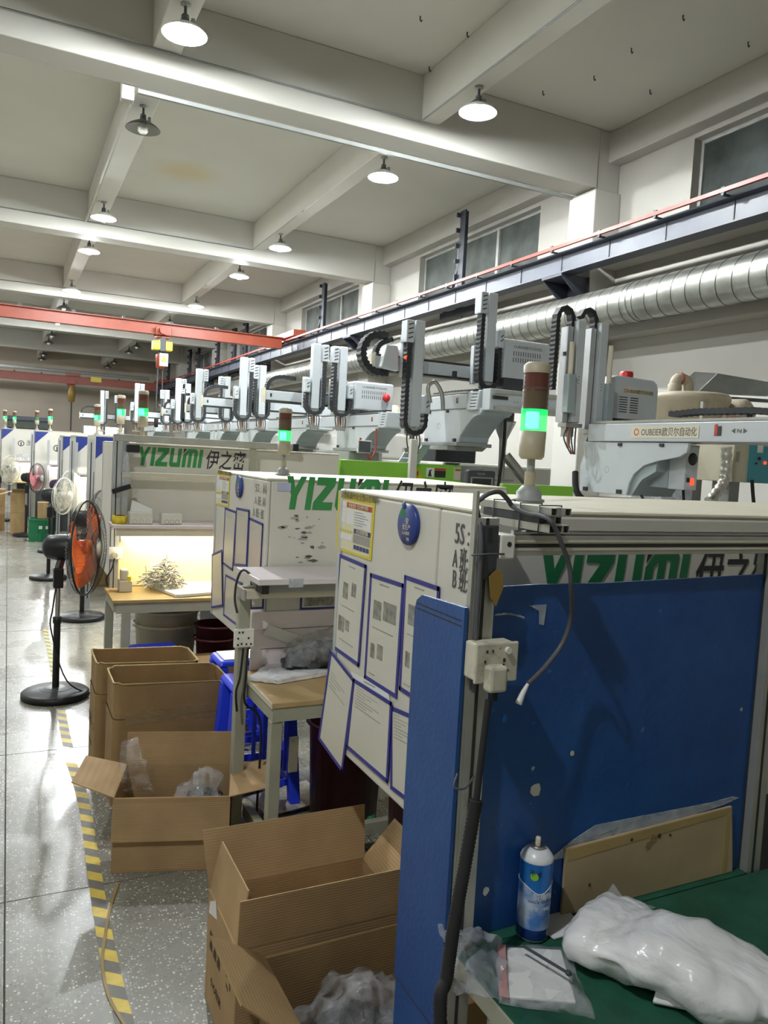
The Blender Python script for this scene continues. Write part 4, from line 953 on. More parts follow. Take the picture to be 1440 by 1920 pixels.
MB().m('tape_clear').box(.764,1.184,1.275,.834,1.1905,1.29).build('cable_tie',None,cb)
cd_=thing('corrugated_conduit','black corrugated hose running down the corner upright to the floor','conduit',(.75,1.1,0))
p=[onY(916,1312,1.14),onY(905,1400,1.13),onY(893,1500,1.12),onY(872,1620,1.11),onY(852,1730,1.10),onY(838,1830,1.09),onY(826,1925,1.07)]
p=[Vector(q) for q in p]
MB().m('black_rubber').tube(smooth_path(p[:3],8),.0065,10).build('inner_cable',None,cd_)
sp=smooth_path(p[2:]+[Vector((.735,1.03,.25)),Vector((.73,1.0,.012))],34)
MB().m('black_rubber').tube(sp,[.0125 if i%2 else .0108 for i in range(len(sp))],12).build('corrugated_hose',None,cd_)
MB().m('cable_grey').tube(smooth_path([(.80,1.19,1.06),(.77,1.17,1.05),(.745,1.17,1.055),(.757,1.18,1.075)],5),.0022,6).build('wire_tie',None,cd_)
# ---------------------------------------------------------------- things on the bench
_c=onZ(985,1741,ZT); cx,cy,cz=_c.x,min(_c.y,YP-.036),ZT+.0012; R=.0325; Z=lambda f: cz+f
can=thing('spray_can','blue and white aerosol can with a cream nozzle standing before the blue board','spray can',(cx,cy,cz))
MB().m('chrome').lathe([(0,0),(R-.002,0),(R,.003),(R-.001,.005)],c=(cx,cy,cz),n=32).build('base_rim',None,can)
MB().m('can_navy').cyl((cx,cy,cz+.005),(cx,cy,cz+.026),R-.0004,n=32,cap=False).build('label_foot',None,can)
MB().m('can_art').cyl((cx,cy,cz+.026),(cx,cy,cz+.115),R-.0004,n=32,cap=False).build('label_picture',None,can)
top=[(R+.0001,0)]; n=40
vs=[];fs=[]
for i in range(n+1):
    a=PI*1.02+ (PI*.98)*i/n   # front half carries the dipping edge
for part_i in (0,):
    ring0=[];ring1=[]
    for i in range(48):
        a=2*PI*i/48; dip=.016*math.exp(-((a-(1.5*PI-.35))/.7)**2)
        ring0.append((cx+(R-.0002)*math.cos(a),cy+(R-.0002)*math.sin(a),cz+.116-dip)); ring1.append((cx+(R-.0002)*math.cos(a),cy+(R-.0002)*math.sin(a),cz+.158))
    MB().m('can_blue').add(ring0+ring1,[(i,(i+1)%48,48+(i+1)%48,48+i) for i in range(48)],True).build('label_band',None,can)
    rr=[Vector(p)+ (Vector((p[0]-cx,p[1]-cy,0))*.006) for p in ring0]
    MB().m('can_white').tube(rr,.0008,5,closed=True).build('label_line',None,can)
MB().m('can_white').lathe([(R,.158),(R+.0006,.160),(R-.002,.166),(R-.010,.176),(.013,.180)],c=(cx,cy,cz),n=32).build('shoulder',None,can)
MB().m('steel').lathe([(.013,.179),(.0155,.181),(.0155,.184),(.012,.185),(.008,.183),(0,.183)],c=(cx,cy,cz),n=24).build('valve_cup',None,can)
MB().m('cream').lathe([(.0055,.183),(.0055,.196),(.0045,.200),(0,.2005)],c=(cx,cy,cz),n=14).build('nozzle',None,can)
def wrap_text(s,a0,zz,size,mt,par):
    for i,ch in enumerate(s):
        a=a0+i*size*.95/R; R3=Matrix(((-math.sin(a),0,math.cos(a)),(math.cos(a),0,math.sin(a)),(0,1,0)))
        text('lettering',ch,size,(cx+(R+.0002)*math.cos(a),cy+(R+.0002)*math.sin(a),zz),R3,mt,par,ext=.0002)
wrap_text('干冰',1.5*PI-1.05,cz+.136,.013,'letter_black',can)
MB().m('green_panel').lathe([(.0,.0004),(.008,0)],c=(cx+R*math.cos(1.5*PI-.75),cy+R*math.sin(1.5*PI-.75)-.0002,cz+.134),n=16,axis=(math.cos(1.5*PI-.75),math.sin(1.5*PI-.75),0)).build('badge',None,can,fix=False)
wrap_text('脱模剂',1.5*PI-.75,cz+.090,.0135,'can_white',can)
wrap_text('MOULD RELEASE',1.5*PI-1.0,cz+.082,.0045,'can_navy',can)
wrap_text('干性 中性',1.5*PI-.9,cz+.066,.009,'can_white',can)
# paper tag
p=[onZ(px,py,ZT+.004) for px,py in ((1010,1722),(1062,1704),(1079,1722),(1060,1754),(1040,1760),(1012,1742))]
o=MB().m('paper_white').prism([(v.x,v.y) for v in p],'z',ZT+.002,ZT+.0045).build('paper_card')
tag(o,'small white paper card lying beside the aerosol can','paper')
# big bag of white mouldings
bg=thing('plastic_bag','large crumpled polythene bag of white mouldings lying across the green bench','bag',(1.2,.95,ZT))
def pillow(pts_c, w, h, name, mt, par, n=18, m=14, amp=.012, seed=1, flat=.0):
    """soft bag along a spine: pts_c list of (x,y,halfwidth,height)"""
    S=[Vector((a,b,0)) for a,b,_,_ in pts_c]; vs=[];fs=[]; K=len(pts_c)
    sp=smooth_path(S,4); L=len(sp)
    for i,pnt in enumerate(sp):
        t=i/(L-1)*(K-1); j=min(int(t),K-2); f=t-j
        hw=pts_c[j][2]*(1-f)+pts_c[j+1][2]*f; hh=pts_c[j][3]*(1-f)+pts_c[j+1][3]*f
        d=(sp[min(i+1,L-1)]-sp[max(i-1,0)]).normalized(); sd=Vector((-d.y,d.x,0))
        for k in range(m):
            a=2*PI*k/m; z=ZB+ (hh*.5+hh*.5*math.sin(a) if math.sin(a)>-.2 else hh*.5*(1+math.sin(a))*.9+.002)
            vs.append(pnt+sd*hw*math.cos(a)+Vector((0,0,z)))
    fs=[(i*m+k,i*m+(k+1)%m,(i+1)*m+(k+1)%m,(i+1)*m+k) for i in range(L-1) for k in range(m)]+[list(range(m-1,-1,-1)),[(L-1)*m+k for k in range(m)]]
    o=MB().m(mt).add(vs,fs,True).build(name,None,par)
    return o
ZB=ZT+.004
ax=[]
for px,py,hw,hh in ((1085,1740,.05,.06),(1120,1755,.085,.10),(1190,1780,.098,.11),(1270,1806,.10,.105),(1350,1832,.095,.09),(1430,1850,.085,.075),(1500,1870,.05,.05)):
    q=onZ(px,py,ZT+.04); ax.append((q.x,q.y,hw,hh))
o=pillow(ax,0,0,'bag_skin','film_dense',bg); crumple(o,2,.022,9,1); crumple(o,0,.003,26,5)
for v in o.data.vertices: v.co.z=max(v.co.z,.004)
ax2=[(a,b,c*.8,d*.8) for a,b,c,d in ax]
o=pillow(ax2,0,0,'contents','white_parts',bg); o['kind']='stuff'; crumple(o,1,.008,14,2)
for v in o.data.vertices: v.co.z=max(v.co.z,.003)
tail=[onZ(1105,1720,ZT+.08),onZ(1150,1655,ZT+.12),onZ(1175,1690,ZT+.10),onZ(1230,1700,ZT+.09),onZ(1165,1730,ZT+.085)]
o=MB().m('film').poly(tail).build('bag_neck',None,bg,fix=False); crumple(o,3,.01,30,4)
# rolled white sheets at the bench front right
w=thing('white_sheet_roll','white wrapped sheet sticking out of the big bag at the right edge','packing',(1.45,.75,ZT))
a=onZ(1345,1815,ZT+.045); b=onZ(1440,1890,ZT+.04)
q=[onZ(1222,1882,ZT+.004),onZ(1445,1928,ZT+.004),onZ(1455,1862,ZT+.03),onZ(1235,1838,ZT+.03)]
o=MB().m('paper_white').slab(q,.01).build('sheet',None,w,bevel=.004)
# zip bag with a rod on it
zb_=thing('zip_bag','flat clear zip bag of white papers at the front of the green bench','bag',(.95,1.0,ZT))
q=[onZ(932,1768,ZT+.006),onZ(1062,1776,ZT+.010),onZ(1113,1902,ZT+.010),onZ(935,1878,ZT+.006)]
o=MB().m('film').slab(q,.012).build('bag_skin',None,zb_); crumple(o,6,.006,26,7)
for v in o.data.vertices: v.co.z=max(v.co.z,.003)
q=[onZ(950,1775,ZT+.008),onZ(1052,1780,ZT+.008),onZ(1080,1878,ZT+.008),onZ(952,1868,ZT+.008)]
o=MB().m('paper_white').slab(q,.006).build('papers',None,zb_,bevel=.002)
q=[onZ(933,1770,ZT+.0205),onZ(948,1771,ZT+.0205),onZ(952,1870,ZT+.0205),onZ(936,1866,ZT+.0205)]
MB().m(film('zip_red','d9a7a4',.5,.3,.2)).slab(q,.0012).build('zip_strip',None,zb_)
a=onZ(978,1772,ZT+.032); b=onZ(1066,1825,ZT+.032)
r=thing('metal_rod','thin dark rod with a round tip lying on the flat zip bag','rod',(a.x,a.y,a.z))
MB().m('dark_grey').tube([a,b],.0028,8).build('shaft',None,r); MB().m('dark_grey').lathe([(0,-.006),(.0045,-.003),(.006,0),(.0045,.004),(0,.006)],c=b,n=12).build('tip',None,r)
lp=thing('crumpled_film','loose clear plastic film crumpled over the bench corner by the upright','film',(.82,1.1,ZT))
rows=[[onZ(820,1735,ZT+.05),onZ(858,1738,ZT+.045),onZ(900,1740,ZT+.03),onZ(940,1765,ZT+.02)],
      [onZ(838,1775,ZT+.04),onZ(868,1765,ZT+.06),onZ(905,1775,ZT+.05),onZ(945,1800,ZT+.02)],
      [onZ(850,1830,ZT+.00),onZ(878,1815,ZT+.05),onZ(910,1820,ZT+.045),onZ(940,1840,ZT+.022)],
      [onZ(855,1865,ZT-.06),onZ(885,1862,ZT+.02),onZ(910,1872,ZT+.025),onZ(938,1872,ZT+.018)]]
v=[p for r_ in rows for p in r_]; o=MB().m('film_grey').add(v,[(i*4+j,i*4+j+1,(i+1)*4+j+1,(i+1)*4+j) for i in range(3) for j in range(3)],True).build('film_sheet',None,lp,fix=False); crumple(o,6,.012,28,9)
p=onZ(1350,1892,ZT); o=MB().m('sign_yellow').prism([(p.x-.008,p.y-.004),(p.x+.006,p.y-.008),(p.x+.009,p.y),(p.x,p.y+.006)],'z',ZT+.001,ZT+.004).build('yellow_scrap'); tag(o,'tiny yellow plastic scrap on the green bench front','scrap')

# ================================================================ PAPERS AND SIGNS ON THE END PANELS
def sheet(corners, x, name, label, group, border=True, prints=(), mt='paper', cat='document', bw=.011, bmat='blue_print'):
    """sleeve taped to an end panel (plane x): corners tl,tr,br,bl as measured points of the photograph"""
    P=[onX(px,py,x) for px,py in corners]; c=sum(P,Vector())/4
    t=thing(name,label,cat,(x,c.y,min(p.z for p in P)),group)
    MB().m(mt).add([p+Vector((-.001,0,0)) for p in P]+[p+Vector((-.0025,0,0)) for p in P],[(0,1,2,3),(7,6,5,4),(0,4,5,1),(1,5,6,2),(2,6,7,3),(3,7,4,0)]).build('sheet',None,t)
    Q=lambda u,v: (P[0]*(1-u)*(1-v)+P[1]*u*(1-v)+P[2]*u*v+P[3]*(1-u)*v)
    if border:
        for a,b in ((0,1),(1,2),(2,3),(3,0)):
            A,B_=P[a]+Vector((-.003,0,0)),P[b]+Vector((-.003,0,0)); d=(B_-A).normalized()*bw*.5; MB().m(bmat).bar(A-d,B_+d,bw,.0016,up=(1,0,0)).build('tape_edge',None,t)
    for ip,(u0,v0,u1,v1,m_) in enumerate(prints):
        q=[Q(u0,v0),Q(u1,v0),Q(u1,v1),Q(u0,v1)]; MB().m(m_).add([p+Vector((-.0028-.0001*ip,0,0)) for p in q]+[p+Vector((-.0026,0,0)) for p in q],[(0,1,2,3),(4,5,6,7),(0,4,5,1),(1,5,6,2),(2,6,7,3),(3,7,4,0)]).build('print',None,t)
    t['_q']=1; del t['_q']
    return t,Q
Zm=lambda x,y:(590+x/3.557,1020+y/3.557)
PH=[(.22,.25,.42,.42,'photo_grey'),(.55,.22,.72,.36,'photo_grey'),(.12,.62,.36,.78,'photo_grey'),(.40,.63,.56,.74,'photo_grey'),(.38,.06,.62,.075,'ink_faint'),(.2,.5,.7,.51,'ink_faint'),(.2,.86,.75,.87,'ink_faint')]
PH2=[(.14,.22,.40,.40,'photo_grey'),(.46,.20,.86,.38,'photo_grey'),(.12,.64,.26,.78,'photo_grey'),(.34,.62,.52,.76,'photo_grey'),(.3,.05,.6,.065,'ink_faint'),(.15,.48,.8,.49,'ink_faint'),(.1,.93,.3,.94,'ink_faint')]
LN=[(.1,.06+.04*k,.1+.75*((k*37%10)/14+.25),.068+.04*k,'ink_faint') for k in range(8)]
GN='process sheets taped on the nearest end panel'
sheet([Zm(175,78),Zm(345,150),Zm(297,805),Zm(130,685)],XA,'process_sheet','blue-edged process sheet directly under the yellow safety sign of the nearest panel',GN,True,PH)
sheet([Zm(382,208),Zm(595,278),Zm(548,1015),Zm(342,885)],XA,'process_sheet','blue-edged sheet with large photo pairs, middle of the upper row on the nearest panel',GN,True,PH2)
sheet([Zm(612,222),Zm(832,298),Zm(790,1100),Zm(575,962)],XA,'process_sheet','blue-edged sheet half hidden by the blue side board, upper row of the nearest panel',GN,True,PH2)
sheet([Zm(115,722),Zm(265,912),Zm(187,1508),Zm(35,1295)],XA-.003,'process_sheet','tilted blue-edged sheet hanging past the lower far corner of the nearest panel',GN,True,LN[3:])
sheet([Zm(245,850),Zm(497,975),Zm(505,1060),Zm(268,910)],XA-.001,'paper_strip','white paper edge showing above the lower middle sheet',None,False,[(.35,.3,.65,.45,'ink_faint')],'paper_white')
sheet([Zm(268,910),Zm(515,1065),Zm(488,1580),Zm(222,1350)],XA-.003,'process_sheet','blue-edged plain sheet, middle of the lower row on the nearest panel',GN,True,LN)
sheet([Zm(518,1095),Zm(720,1180),Zm(700,1760),Zm(518,1622)],XA,'process_sheet','blue-edged plain sheet beside the blue side board, lower row of the nearest panel',GN,True,LN)
def safety_sign(c, x, label):
    t,Q=sheet(c,x,'safety_sign',label,'yellow safety signs on the end panels',False,[(.06,.14,.95,.955,'sign_pale'),(.27,.165,.95,.25,'sign_red'),(.5,.57,.95,.65,'sign_navy'),(.08,.165,.25,.24,'paper_white'),(.08,.26,.25,.33,'paper_white'),(.08,.34,.25,.41,'paper_white'),(.08,.42,.25,.5,'paper_white'),(.28,.27,.48,.52,'paper_white'),(.5,.27,.94,.55,'paper_white'),(.5,.66,.94,.80,'ink_faint'),(.08,.70,.46,.79,'paper_white')],'sign_yellow','sign')
    e=Vector((-.0045,0,0))
    for k in range(5):
        u=.1+k*.075; MB().m('sign_yellow').poly([Q(u,.655)+e,Q(u+.06,.655)+e,Q(u+.03,.605)+e]).build('warning_triangle',None,t,fix=False)
        u=.53+k*.085; q=Q(u+.03,.86)+e; MB().m('sign_navy').poly([Q(u,.83)+e,Q(u+.065,.83)+e,Q(u+.065,.90)+e,Q(u,.90)+e]).build('mandatory_symbol',None,t,fix=False)
    for k in range(6): MB().m('ink_faint').poly([Q(.52,.29+.042*k)+e,Q(.74+.17*((k*7)%5)/5,.29+.042*k)+e,Q(.74+.17*((k*7)%5)/5,.30+.042*k)+e,Q(.52,.30+.042*k)+e]).build('text_line',None,t,fix=False)
    d=(Q(1,.08)-Q(0,.08)); s=.028*d.length/.235
    R=Matrix(((0,0,-1),(-1,0,0),(0,1,0)))
    p=Q(.10,.098)+e; text('heading','注塑机操作安全警示告知牌',s*.70,p,R,'ink_grey',t,ext=.0003)
    p=Q(.34,.235)+e; text('subheading','危险类别  安全操作规程',s*.42,p,R,'sign_pale',t,ext=.0003)
    p=Q(.58,.635)+e; text('subheading','应急处置措施',s*.44,p,R,'sign_pale',t,ext=.0003)
    return t
S1=lambda x,y:(600+x/4.8,900+y/4.8)
safety_sign([S1(174,93),S1(505,157),S1(465,728),S1(148,620)],XA,'yellow safety notice with red and navy bands on the nearest end panel')
S2=lambda x,y:(400+x/6,860+y/6)
safety_sign([S2(42,124),S2(195,152),S2(175,548),S2(20,515)],XB_,'yellow safety notice at the far top corner of the second panel')
def round_tag(px,py,x,r,label):
    c=onX(px,py,x); t=thing('round_tag',label,'tag',(x,c.y,c.z-r),'round blue tags on the end panels')
    MB().m('tag_blue').lathe([(0,.012),(r*.96,.012),(r,.009),(r,.001)],c=c,n=36,axis=(-1,0,0)).build('disc',None,t)
    MB().m('tag_blue').lathe([(0,.0135),(r*.18,.0135),(r*.2,.012)],c=c+Vector((0,r*.35,r*.92)),n=16,axis=(-1,0,0)).build('lug',None,t)
    MB().m('crate_green').lathe([(0,.0128),(r*.28,.0125)],c=c+Vector((0,r*.42,r*.55)),n=18,axis=(-1,0,0)).build('green_mark',None,t,fix=False)
    R=Matrix(((0,0,-1),(-1,0,0),(0,1,0)))
    for s,dy,dz,k in (('安',.12,.05,.34),('全生产',.42,-.22,.28),('人人有责',.45,-.48,.2),('TEL',-.05,-.75,.2)): text('lettering',s,r*k,c+Vector((-.0125,r*dy,r*dz)),R,'sign_pale',t,ext=.0003)
    return t
round_tag(770,984,XA,.052,'round blue tag with white writing on the nearest panel')
round_tag(451,913,XB_,.052,'round blue tag on the second panel, beside its yellow notice')
GB='process sheets taped on the second end panel'
sheet([S2(140,560),S2(262,605),S2(220,1250),S2(112,1170)],XB_,'process_sheet','shiny blue-edged sheet under the yellow notice of the second panel',GB,True,LN[:3])
sheet([S2(270,562),S2(405,590),S2(375,1200),S2(240,1190)],XB_-.002,'process_sheet','shiny blue-edged sheet, middle of the upper row on the second panel',GB,True,LN[:2])
sheet([S2(415,675),S2(560,740),S2(530,1300),S2(388,1240)],XB_,'process_sheet','shiny blue-edged sheet nearest the front corner of the second panel',GB,True,LN[:4])
sheet([S2(-8,1085),S2(97,1035),S2(107,1650),S2(-14,1672)],XB_-.004,'process_sheet','blue-edged sheet hanging crooked at the far lower edge of the second panel',GB,True)
sheet([S2(145,1312),S2(330,1410),S2(295,1885),S2(122,1755)],XB_,'process_sheet','blue-edged sheet behind the socket post, lower row of the second panel',GB,True)

# ================================================================ SECOND BENCH (before the second guard)
T2=.70
wb=thing('workbench','grey steel workbench with worn wooden top, bags and papers on it, before the second guard','bench',(1.5,2.95,0))
X0=.914
box(X0,2.735,T2-.022,2.3,3.19,T2).build('bench_top','wood_top',wb,bevel=.003)
MB().m('bench_paint').box(X0+.005,2.74,T2-.075,2.3,2.78,T2-.023).build('apron','bench_paint',wb)
MB().m('bench_paint').box(X0+.005,2.781,T2-.075,X0+.04,3.15,T2-.023).build('apron','bench_paint',wb)
MB().m('cream').box(X0-.003,2.733,T2-.02,X0,3.19,T2+.001).build('edge_strip','stained_board',wb)
for x,y,z in ((X0+.003,2.745,T2-.08),(2.2,2.745,T2-.08),(2.2,3.12,T2-.08)): box(x,y,0,x+.045,y+.045,z+.004).build('leg','bench_paint',wb,bevel=.003)
box(X0+.049,2.76,.10,2.2,2.795,.15).build('foot_rail','bench_paint',wb)
box(X0+.01,2.795,.10,X0+.045,3.1,.15).build('foot_rail','bench_paint',wb)
box(.868,3.075,0,.915,3.125,1.05).build('upright','bench_paint',wb,bevel=.003)
box(1.9,3.13,T2,1.94,3.17,1.05).build('upright','bench_paint',wb,bevel=.003)
box(.870,2.99,1.050,2.0,3.035,1.085).build('shelf_beam','cream',wb,bevel=.003)
box(.858,2.99,1.045,.868,3.13,1.09).build('beam_end','alu',wb); box(.87,3.08,1.051,2.0,3.125,1.085).build('shelf_beam','cream',wb,bevel=.003)
sh=thing('shelf_tray','pinkish-white laminate shelf board on grey channel above the second bench','shelf',(1.4,3.05,1.1))
a=onZ(446,1061,1.155); 
box(.878,2.86,1.128,2.0,3.185,1.152).build('board','pink_white',sh,bevel=.003)
box(.935,2.93,1.0865,2.0,3.15,1.127).build('channel','grey_paint',sh); box(.905,2.90,1.0865,.934,2.98,1.127).build('clip','slot_dark',sh)
MB().m('tape_clear').box(1.0,2.8585,1.118,1.06,2.8595,1.153).build('tape','tape_clear',sh)
MB().m('dark_grey').tube(smooth_path([(.90,3.0,1.135),(.862,3.02,1.165),(.846,3.05,1.12),(.845,3.07,1.04),(.857,3.068,.98)],6),.005,6).build('cable','black_rubber',sh)
# socket on its upright
s2=thing('socket_box','clean white double socket on the upright of the second bench','socket',(.9,3.06,.82))
c0=onY(440,1181,3.06); c1=onY(476,1213,3.06)
box(c0.x,3.062,c1.z,c1.x,3.0745,c0.z).build('face_plate','socket_white',s2,bevel=.003)
for u,v in ((.25,.83),(.42,.83),(.2,.5),(.2,.15),(.38,.2),(.72,.5),(.62,.17),(.85,.17)): 
    x=c0.x+u*(c1.x-c0.x); z=c1.z+v*(c0.z-c1.z); box(x-.0035,3.0605,z-.004,x+.0035,3.0618,z+.004).build('socket_hole','slot_dark',s2)
cbl=thing('hanging_cables','pair of black cables hanging from the socket of the second bench','cable',(.88,3.05,.3))
MB().m('black_rubber').tube(smooth_path([(.885,3.055,c1.z-.002),(.872,3.04,.72),(.855,3.03,.66),(.862,3.03,.58)],6),.005,6).build('cable',None,cbl)
MB().m('black_rubber').tube(smooth_path([(.905,3.055,c1.z-.002),(.898,3.045,.70),(.90,3.045,.605),(.972,3.05,.50),(.975,3.05,.05),(1.03,3.0,.012)],6),.005,6).build('cable',None,cbl)
# boards behind the bench on the guard front
bk=thing('back_board','pale horizontal boards behind the second bench','board',(1.5,3.17,T2))
for k,(za,zb) in enumerate(((T2+.001,.79),(.793,.875),(.878,.955))): box(.955,3.182,za,1.9,3.195,zb).build('board_strip','pink_white',bk,bevel=.002)
bd_=sheet  # document sheets on the front of the guard, below the shelf
def fsheet(x0,z0,x1,z1,y,label,photo=False):
    t=thing('process_sheet',label,'document',((x0+x1)/2,y,z0),'process sheets on the front of the second guard')
    box(x0,y-.0015,z0,x1,y-.0005,z1).build('sheet','paper',t)
    for a in ((x0,z0,x0+.009,z1),(x1-.009,z0,x1,z1),(x0+.0091,z1-.009,x1-.0091,z1),(x0+.0091,z0,x1-.0091,z0+.009)): box(a[0],y-.003,a[1],a[2],y-.0016,a[3]).build('tape_edge','blue_print',t)
    if photo:
        for i in range(2):
            for j in range(2): box(x0+.02+i*(x1-x0-.03)/2,y-.0025,z0+.015+j*(z1-z0-.03)/2,x0+.012+(i+1)*(x1-x0-.03)/2,y-.0016,z0+.01+(j+1)*(z1-z0-.03)/2).build('print','photo_grey',t)
fsheet(.945,.965,1.01,1.12,3.1985,'narrow blue-edged sheet behind the post, under the pink-white shelf')
fsheet(1.175,.955,1.5,1.13,3.1985,'blue-edged sheet with dark photographs under the pink-white shelf',True)
# things on the bench
p=onZ(535,1268,T2+.02)
fb=thing('folded_film','flat stack of white polythene sheets on the second bench','packing',(1.2,2.98,T2))
q=[onZ(468,1276,T2+.004),onZ(520,1283,T2+.004),onZ(640,1262,T2+.004),onZ(640,1242,T2+.004),onZ(500,1252,T2+.004)]
o=MB().m('bag_white').prism([(v.x,v.y) for v in q],'z',T2+.002,T2+.022).build('sheet_stack',None,fb); crumple(o,4,.008,24,5)
for v in o.data.vertices: v.co.z=max(v.co.z,.0025)
q=onZ(520,1240,T2+.02); ZB=T2+.024
db=thing('bag_of_parts','clear bag of dark moulded parts heaped against the boards of the second bench','bag',(1.3,3.08,T2))
sp=[(1.08,3.10,.03,.04),(1.16,3.10,.05,.085),(1.26,3.09,.055,.11),(1.38,3.09,.05,.12),(1.5,3.09,.05,.10)]
o=pillow(sp,0,0,'contents','dark_parts',db); o['kind']='stuff'; crumple(o,1,.012,40,3)
o=pillow([(a,b,c*1.12+.012,d*1.25+.03) for a,b,c,d in sp],0,0,'bag_skin','film',db); crumple(o,1,.014,26,8)
fl_=thing('foam_sheet','folded pale foam sheet leaning behind the bag of dark parts','packing',(1.1,3.15,T2))
MB().m('white_clean').prism([(1.0,.86),(1.16,.80),(1.22,.83),(1.03,.90)],'y',3.165,3.175).build('sheet',None,fl_)
# under the second bench
def tapered(name,label,cat,x,y,r0,r1,z0,h,mt,n=28,rim=True,group=None,extra=None):
    t=thing(name,label,cat,(x,y,z0),group)
    MB().m(mt).lathe([(0,z0),(r0,z0),(r1,z0+h),(r1+.008,z0+h),(r1+.008,z0+h-.02),(r1-.006,z0+h-.002),(r0-.006,z0+.01),(0,z0+.01)],c=(x,y,0),n=n).build('tub_wall',None,t)
    if rim: MB().m(mt).lathe([(r1+.004,z0+h*.8),(r1+.012,z0+h*.8),(r1+.012,z0+h*.83),(r1+.002,z0+h*.83)],c=(x,y,0),n=n).build('rim_band',None,t)
    return t
tapered('bucket','dark maroon plastic bucket with a pale label under the second bench','bucket',1.40,3.12,.15,.175,0.001,.57,'dark_maroon')
p=onY(548,1420,2.955); o=box(p.x-.02,2.942,.33,p.x+.02,2.945,.48).build('label_card','socket_dirty'); tag(o,'pale card label hanging on the maroon bucket under the second bench','label')
tapered('bucket','dark red drum under the nearest guard, behind the blue-edged sheets','bucket',1.5,2.53,.15,.16,0.001,.50,'dark_maroon')
cr=thing('blue_stool','bright blue plastic stool, standing behind the second bench leg','stool',(1.08,3.42,0))
def stool(t,x,y,h,w=.30,d=.24,mt='bright_blue'):
    tw=w*.42; td=d*.42
    MB().m(mt).prism([(-tw,h-.03),(tw,h-.03),(tw-.012,h),(-tw+.012,h)],'y',-td,td)
    b=MB().m(mt); b.add([(x+sx_*tw,y+sy_*td,h-.03) for sx_,sy_ in ((-1,-1),(1,-1),(1,1),(-1,1))]+[(x+sx_*(tw-.015),y+sy_*(td-.015),h) for sx_,sy_ in ((-1,-1),(1,-1),(1,1),(-1,1))],[(4,5,6,7),(0,1,5,4),(1,2,6,5),(2,3,7,6),(3,0,4,7),(3,2,1,0)]); b.build('seat',None,t,bevel=.012)
    for sx_,sy_ in ((-1,-1),(1,-1),(1,1),(-1,1)):
        b=MB().m(mt); a=Vector((x+sx_*(tw-.03),y+sy_*(td-.03),h-.035)); c=Vector((x+sx_*(w/2-.02),y+sy_*(d/2-.02),0.001)); b.bar(a,c,.05); b.build('leg',None,t,bevel=.006)
    for z,f in ((h*.45,.9),(h*.22,.95)):
        for s in (-1,1): 
            MB().m(mt).bar((x-(w/2-.05)*f,y+s*(d/2-.035)*f,z),(x+(w/2-.05)*f,y+s*(d/2-.035)*f,z),.012,.03).build('stretcher',None,t)
            MB().m(mt).bar((x+s*(w/2-.035)*f,y-(d/2-.05)*f,z),(x+s*(w/2-.035)*f,y+(d/2-.05)*f,z),.012,.03).build('stretcher',None,t)
stool(cr,1.06,3.40,.60,.36,.30)
for dx in (-.1,-.05,0,.05,.1): box(1.06+dx-.008,3.255,.2,1.06+dx+.008,3.268,.57).build('rib','bright_blue',cr)
st2=thing('blue_stool','blue plastic stool with a white top, behind the upright of the second bench','stool',(1.15,4.06,0))
stool(st2,1.15,4.06,.53,.32,.28); q=MB().m('paper_white').box(1.05,3.97,.531,1.25,4.15,.535).build('seat_pad',None,st2)
st3=thing('blue_stool','bright blue stool just behind the tall cartons','stool',(.82,4.65,0)); c0=onZ(290,1213,.44)
stool(st3,c0.x,c0.y,.44,.34,.28)
pl=thing('flattened_carton','flattened carton pieces and film lying under the second bench','cardboard',(1.05,3.2,0))
for i,(px,py,w_,h_,rz,m_) in enumerate(((430,1470,.34,.22,.3,'card'),(480,1450,.3,.2,-.5,'card_dark'),(540,1500,.32,.2,.2,'socket_dirty'),(560,1450,.26,.2,.9,'film_grey'))):
    p=onZ(px,py,.02+i*.006); R=Matrix.Rotation(rz,3,'Z')
    o=MB().m(m_).slab([p+R@Vector(v) for v in ((-w_/2,-h_/2,0),(w_/2,-h_/2,0),(w_/2,h_/2,.02),(-w_/2,h_/2,.01))],.004).build('sheet',None,pl)
    if m_=='film_grey': crumple(o,4,.03,14,i)
bt=onZ(690,1538,.03)
o=MB().m(film('green_film','4fb08a',.5)).lathe([(0,0),(.035,.005),(.045,.03),(.03,.06),(0,.065)],c=(bt.x,bt.y,.001),n=14).build('green_wrapper'); crumple(o,0,.012,40,2); tag(o,'small crumpled green plastic wrapper on the floor behind the front carton','wrapper')
cd2=onZ(395,1215,.3); 
bx=box(1.0,4.40,.001,1.5,4.70,.38).build('carton_block','card_dark'); tag(bx,'brown carton in the gap between the lit bench and the second guard','carton')

# ================================================================ THIRD BENCH, LIT
T3=.712
wc=thing('workbench','brightly lit workbench with cream top under a fluorescent tube, before the third guard','bench',(1.2,5.0,0))
box(.575,4.77,T3-.02,2.2,5.24,T3).build('bench_top','stained_board',wc,bevel=.003)
box(.60,4.79,T3-.085,2.2,4.83,T3-.021).build('apron','bench_paint',wc); box(.585,4.80,T3-.075,.615,5.2,T3-.021).build('apron','bench_paint',wc)
for x,y in ((.635,4.785),(2.1,4.785),(2.1,5.18)): box(x,y,0,x+.05,y+.05,T3-.086).build('leg','bench_paint',wc,bevel=.003)
box(.585,5.19,0,.635,5.24,T3-.076).build('leg','bench_paint',wc,bevel=.003)
zt=onY(240,828,5.2).z
profile(wc,'upright',.605,5.19,T3,.655,5.24,zt,'z','alu_clean')
MB().m('alu_clean').box(.665,5.2,T3+.3,.70,5.24,zt).build('upright',None,wc)
box(.605,5.185,zt-.0,1.80,5.235,zt+.045).build('top_rail','alu',wc,bevel=.003); box(1.801,5.183,zt-.002,1.84,5.237,zt+.047).build('end_cap','black',wc)
